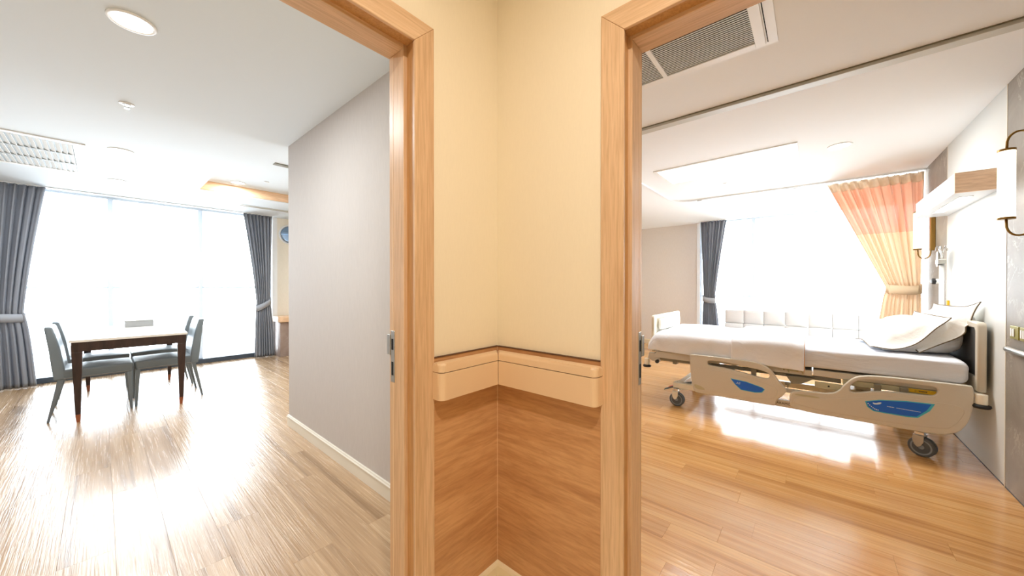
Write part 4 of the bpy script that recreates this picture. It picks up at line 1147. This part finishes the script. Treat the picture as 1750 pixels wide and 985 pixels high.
dv = thing('duvet', 'white duvet folded back over the foot half of the hospital bed', 'bedding', (4.55, 0.7, 0.76))
def rel(o):
    for v in o.data.vertices: v.co -= Vector(dv.location)
    return o
def top1(t_):   # t: 0 at the fold, 1 at the foot
    z = 0.775+0.010*math.sin(t_*3.0)
    if t_ > 0.90: z -= 0.11*((t_-0.90)/0.10)**2
    return z
o1 = rel(duvet_part('duvet_body', dv, 0.30, 1.405, 44, top1, lambda t_: 0.578+0.006*math.sin(t_*9)+(0.01 if t_ > .9 else 0), 4.035, 5.075, 0.07, 0.026, 2.0, 0.014, M['duvet']))
o2 = rel(duvet_part('folded_section', dv, 0.052, 0.60, 24, lambda t_: 0.795+0.016*math.sin(PI*min(1, t_*1.25))-0.004, lambda t_: 0.548+0.030*t_, 4.022, 5.09, 0.07, 0.016, 5.0, 0.022, M['duvet']))
bm = bmesh.new()
sec = drape_section(0.050, 0.791, 0.548, 4.018, 5.094, 0.07, 0.012, 5.0)
tube(bm, [p+Vector((0, 0, 0.010)) if i > 8 else p for i, p in enumerate(sec[:30])], 0.0035, 6)
for v in bm.verts: v.co -= Vector(dv.location)
obj('edge_piping', bm, mat('peach_hem', (232, 190, 150), 0.7), dv, smooth=True)
# the bare foot pad standing against the footboard
o = obj('foot_cushion', rounded_slab(4.22, 4.98, 1.325, 1.364, 0.79, 0.925, 0.02, None), M['foot_pillow'], smooth=True)
tag(o, 'white padded cushion standing between the duvet and the footboard', 'cushion')

def pillow(label, c, tilt, wdt, hgt, thick, seed, yawz, tip, sag):
    t = thing('pillow', label, 'pillow', c, 'white pillows at the bed head')
    ca, sa = math.cos(yawz), math.sin(yawz)
    K = 40; prof_ = [(0.0, 0.0)]
    def ang(q): return tilt[0]+(tilt[1]-tilt[0])*smooth01(q)
    for k in range(K):
        a_ = ang((k+0.5)/K); prof_.append((prof_[-1][0]-math.cos(a_)*hgt/K, prof_[-1][1]+math.sin(a_)*hgt/K))
    def place(u, v, n):    # u across (x), v up the curved lean, n normal
        q = (v+hgt/2)/hgt; qq = max(0.0, min(1.0, q)); f = qq*K; k = min(K-1, int(f)); f -= k
        a_ = ang(qq); ct, st = math.cos(a_), math.sin(a_); ex = (q-qq)*hgt
        y = prof_[k][0]+(prof_[k+1][0]-prof_[k][0])*f - ex*ct + n*st
        z = prof_[k][1]+(prof_[k+1][1]-prof_[k][1])*f + ex*st + n*ct
        x = u
        x, y = x*ca-y*sa, x*sa+y*ca
        # flattened where it presses on the mattress and the headboard
        fz = 0.775-c[2]; fy = -0.872-c[1]
        if z < fz: z = fz+0.10*(z-fz)
        if z < 0.22 and y < fy: y = fy
        return Vector((x, y, z))
    nu, nv = 34, 26; bm = bmesh.new(); sides = []
    fl = 0.045
    def outline(u, v):     # corners drawn out, edges bowed in
        k = 1-0.035*(1-(v)**2)*abs(u)**3; l = 1-0.04*(1-u**2)*abs(v)**3
        return u*k*wdt/2, v*l*hgt/2
    for s in (1, -1):
        G = []
        for i in range(nu+1):
            rr = []
            for j in range(nv+1):
                u, v = 2*i/nu-1, 2*j/nv-1
                a, b = outline(u, v)
                ui, vi = min(1, abs(u)/(1-2*fl/wdt)), min(1, abs(v)/(1-2*fl/hgt))
                h = thick*((1-ui**2.6)*(1-vi**2.6))**0.55
                h *= 1+0.22*noise.noise(Vector((u*2+seed, v*2, s)))
                w_ = 0.012*noise.noise(Vector((u*1.7+seed, v*1.7+3, 0)))+0.012*math.sin(4.2*(u+v)+seed)*max(abs(u), abs(v))**4
                d = tip*max(0, -u)**6*max(0, v)**6
                wr = 0.006*noise.noise(Vector((u*7+seed, v*4, s*2)))*(1 if h > 0.01 else 0)
                p = place(a-d*0.35, b+d*0.6, s*(h/2+0.0025)+w_-d*0.35+s*wr)
                rr.append(bm.verts.new(p))
            G.append(rr)
        sides.append(G)
        for i in range(nu):
            for j in range(nv):
                f = (G[i][j], G[i+1][j], G[i+1][j+1], G[i][j+1]); bm.faces.new(f if s > 0 else f[::-1])
    def rim(G): return [G[i][0] for i in range(nu+1)]+[G[nu][j] for j in range(1, nv+1)]+[G[i][nv] for i in range(nu-1, -1, -1)]+[G[0][j] for j in range(nv-1, 0, -1)]
    ra, rb = rim(sides[0]), rim(sides[1])
    for k in range(len(ra)):
        j = (k+1) % len(ra); bm.faces.new((ra[k], rb[k], rb[j], ra[j]))
    mid = [(a.co+b.co)/2 for a, b in zip(ra, rb)]
    obj('pillow_case', bm, M['pillow'], t, smooth=True)
    obj('piping', tube(bmesh.new(), mid, 0.0042, 6, closed=True), M['piping'], t, smooth=True)
    return t
pillow('white pillow leaning against the headboard, with a drawn-out corner at the right', (4.52, -0.60, 0.785), (math.radians(22), math.radians(84)), 0.74, 0.485, 0.26, 1.3, 0.10, 0.07, 0.0)
pillow('white pillow lying in front, propped on the pillow at the headboard', (4.50, -0.36, 0.790), (math.radians(4), math.radians(66)), 0.74, 0.52, 0.36, 4.1, 0.08, 0.0, 0.0)
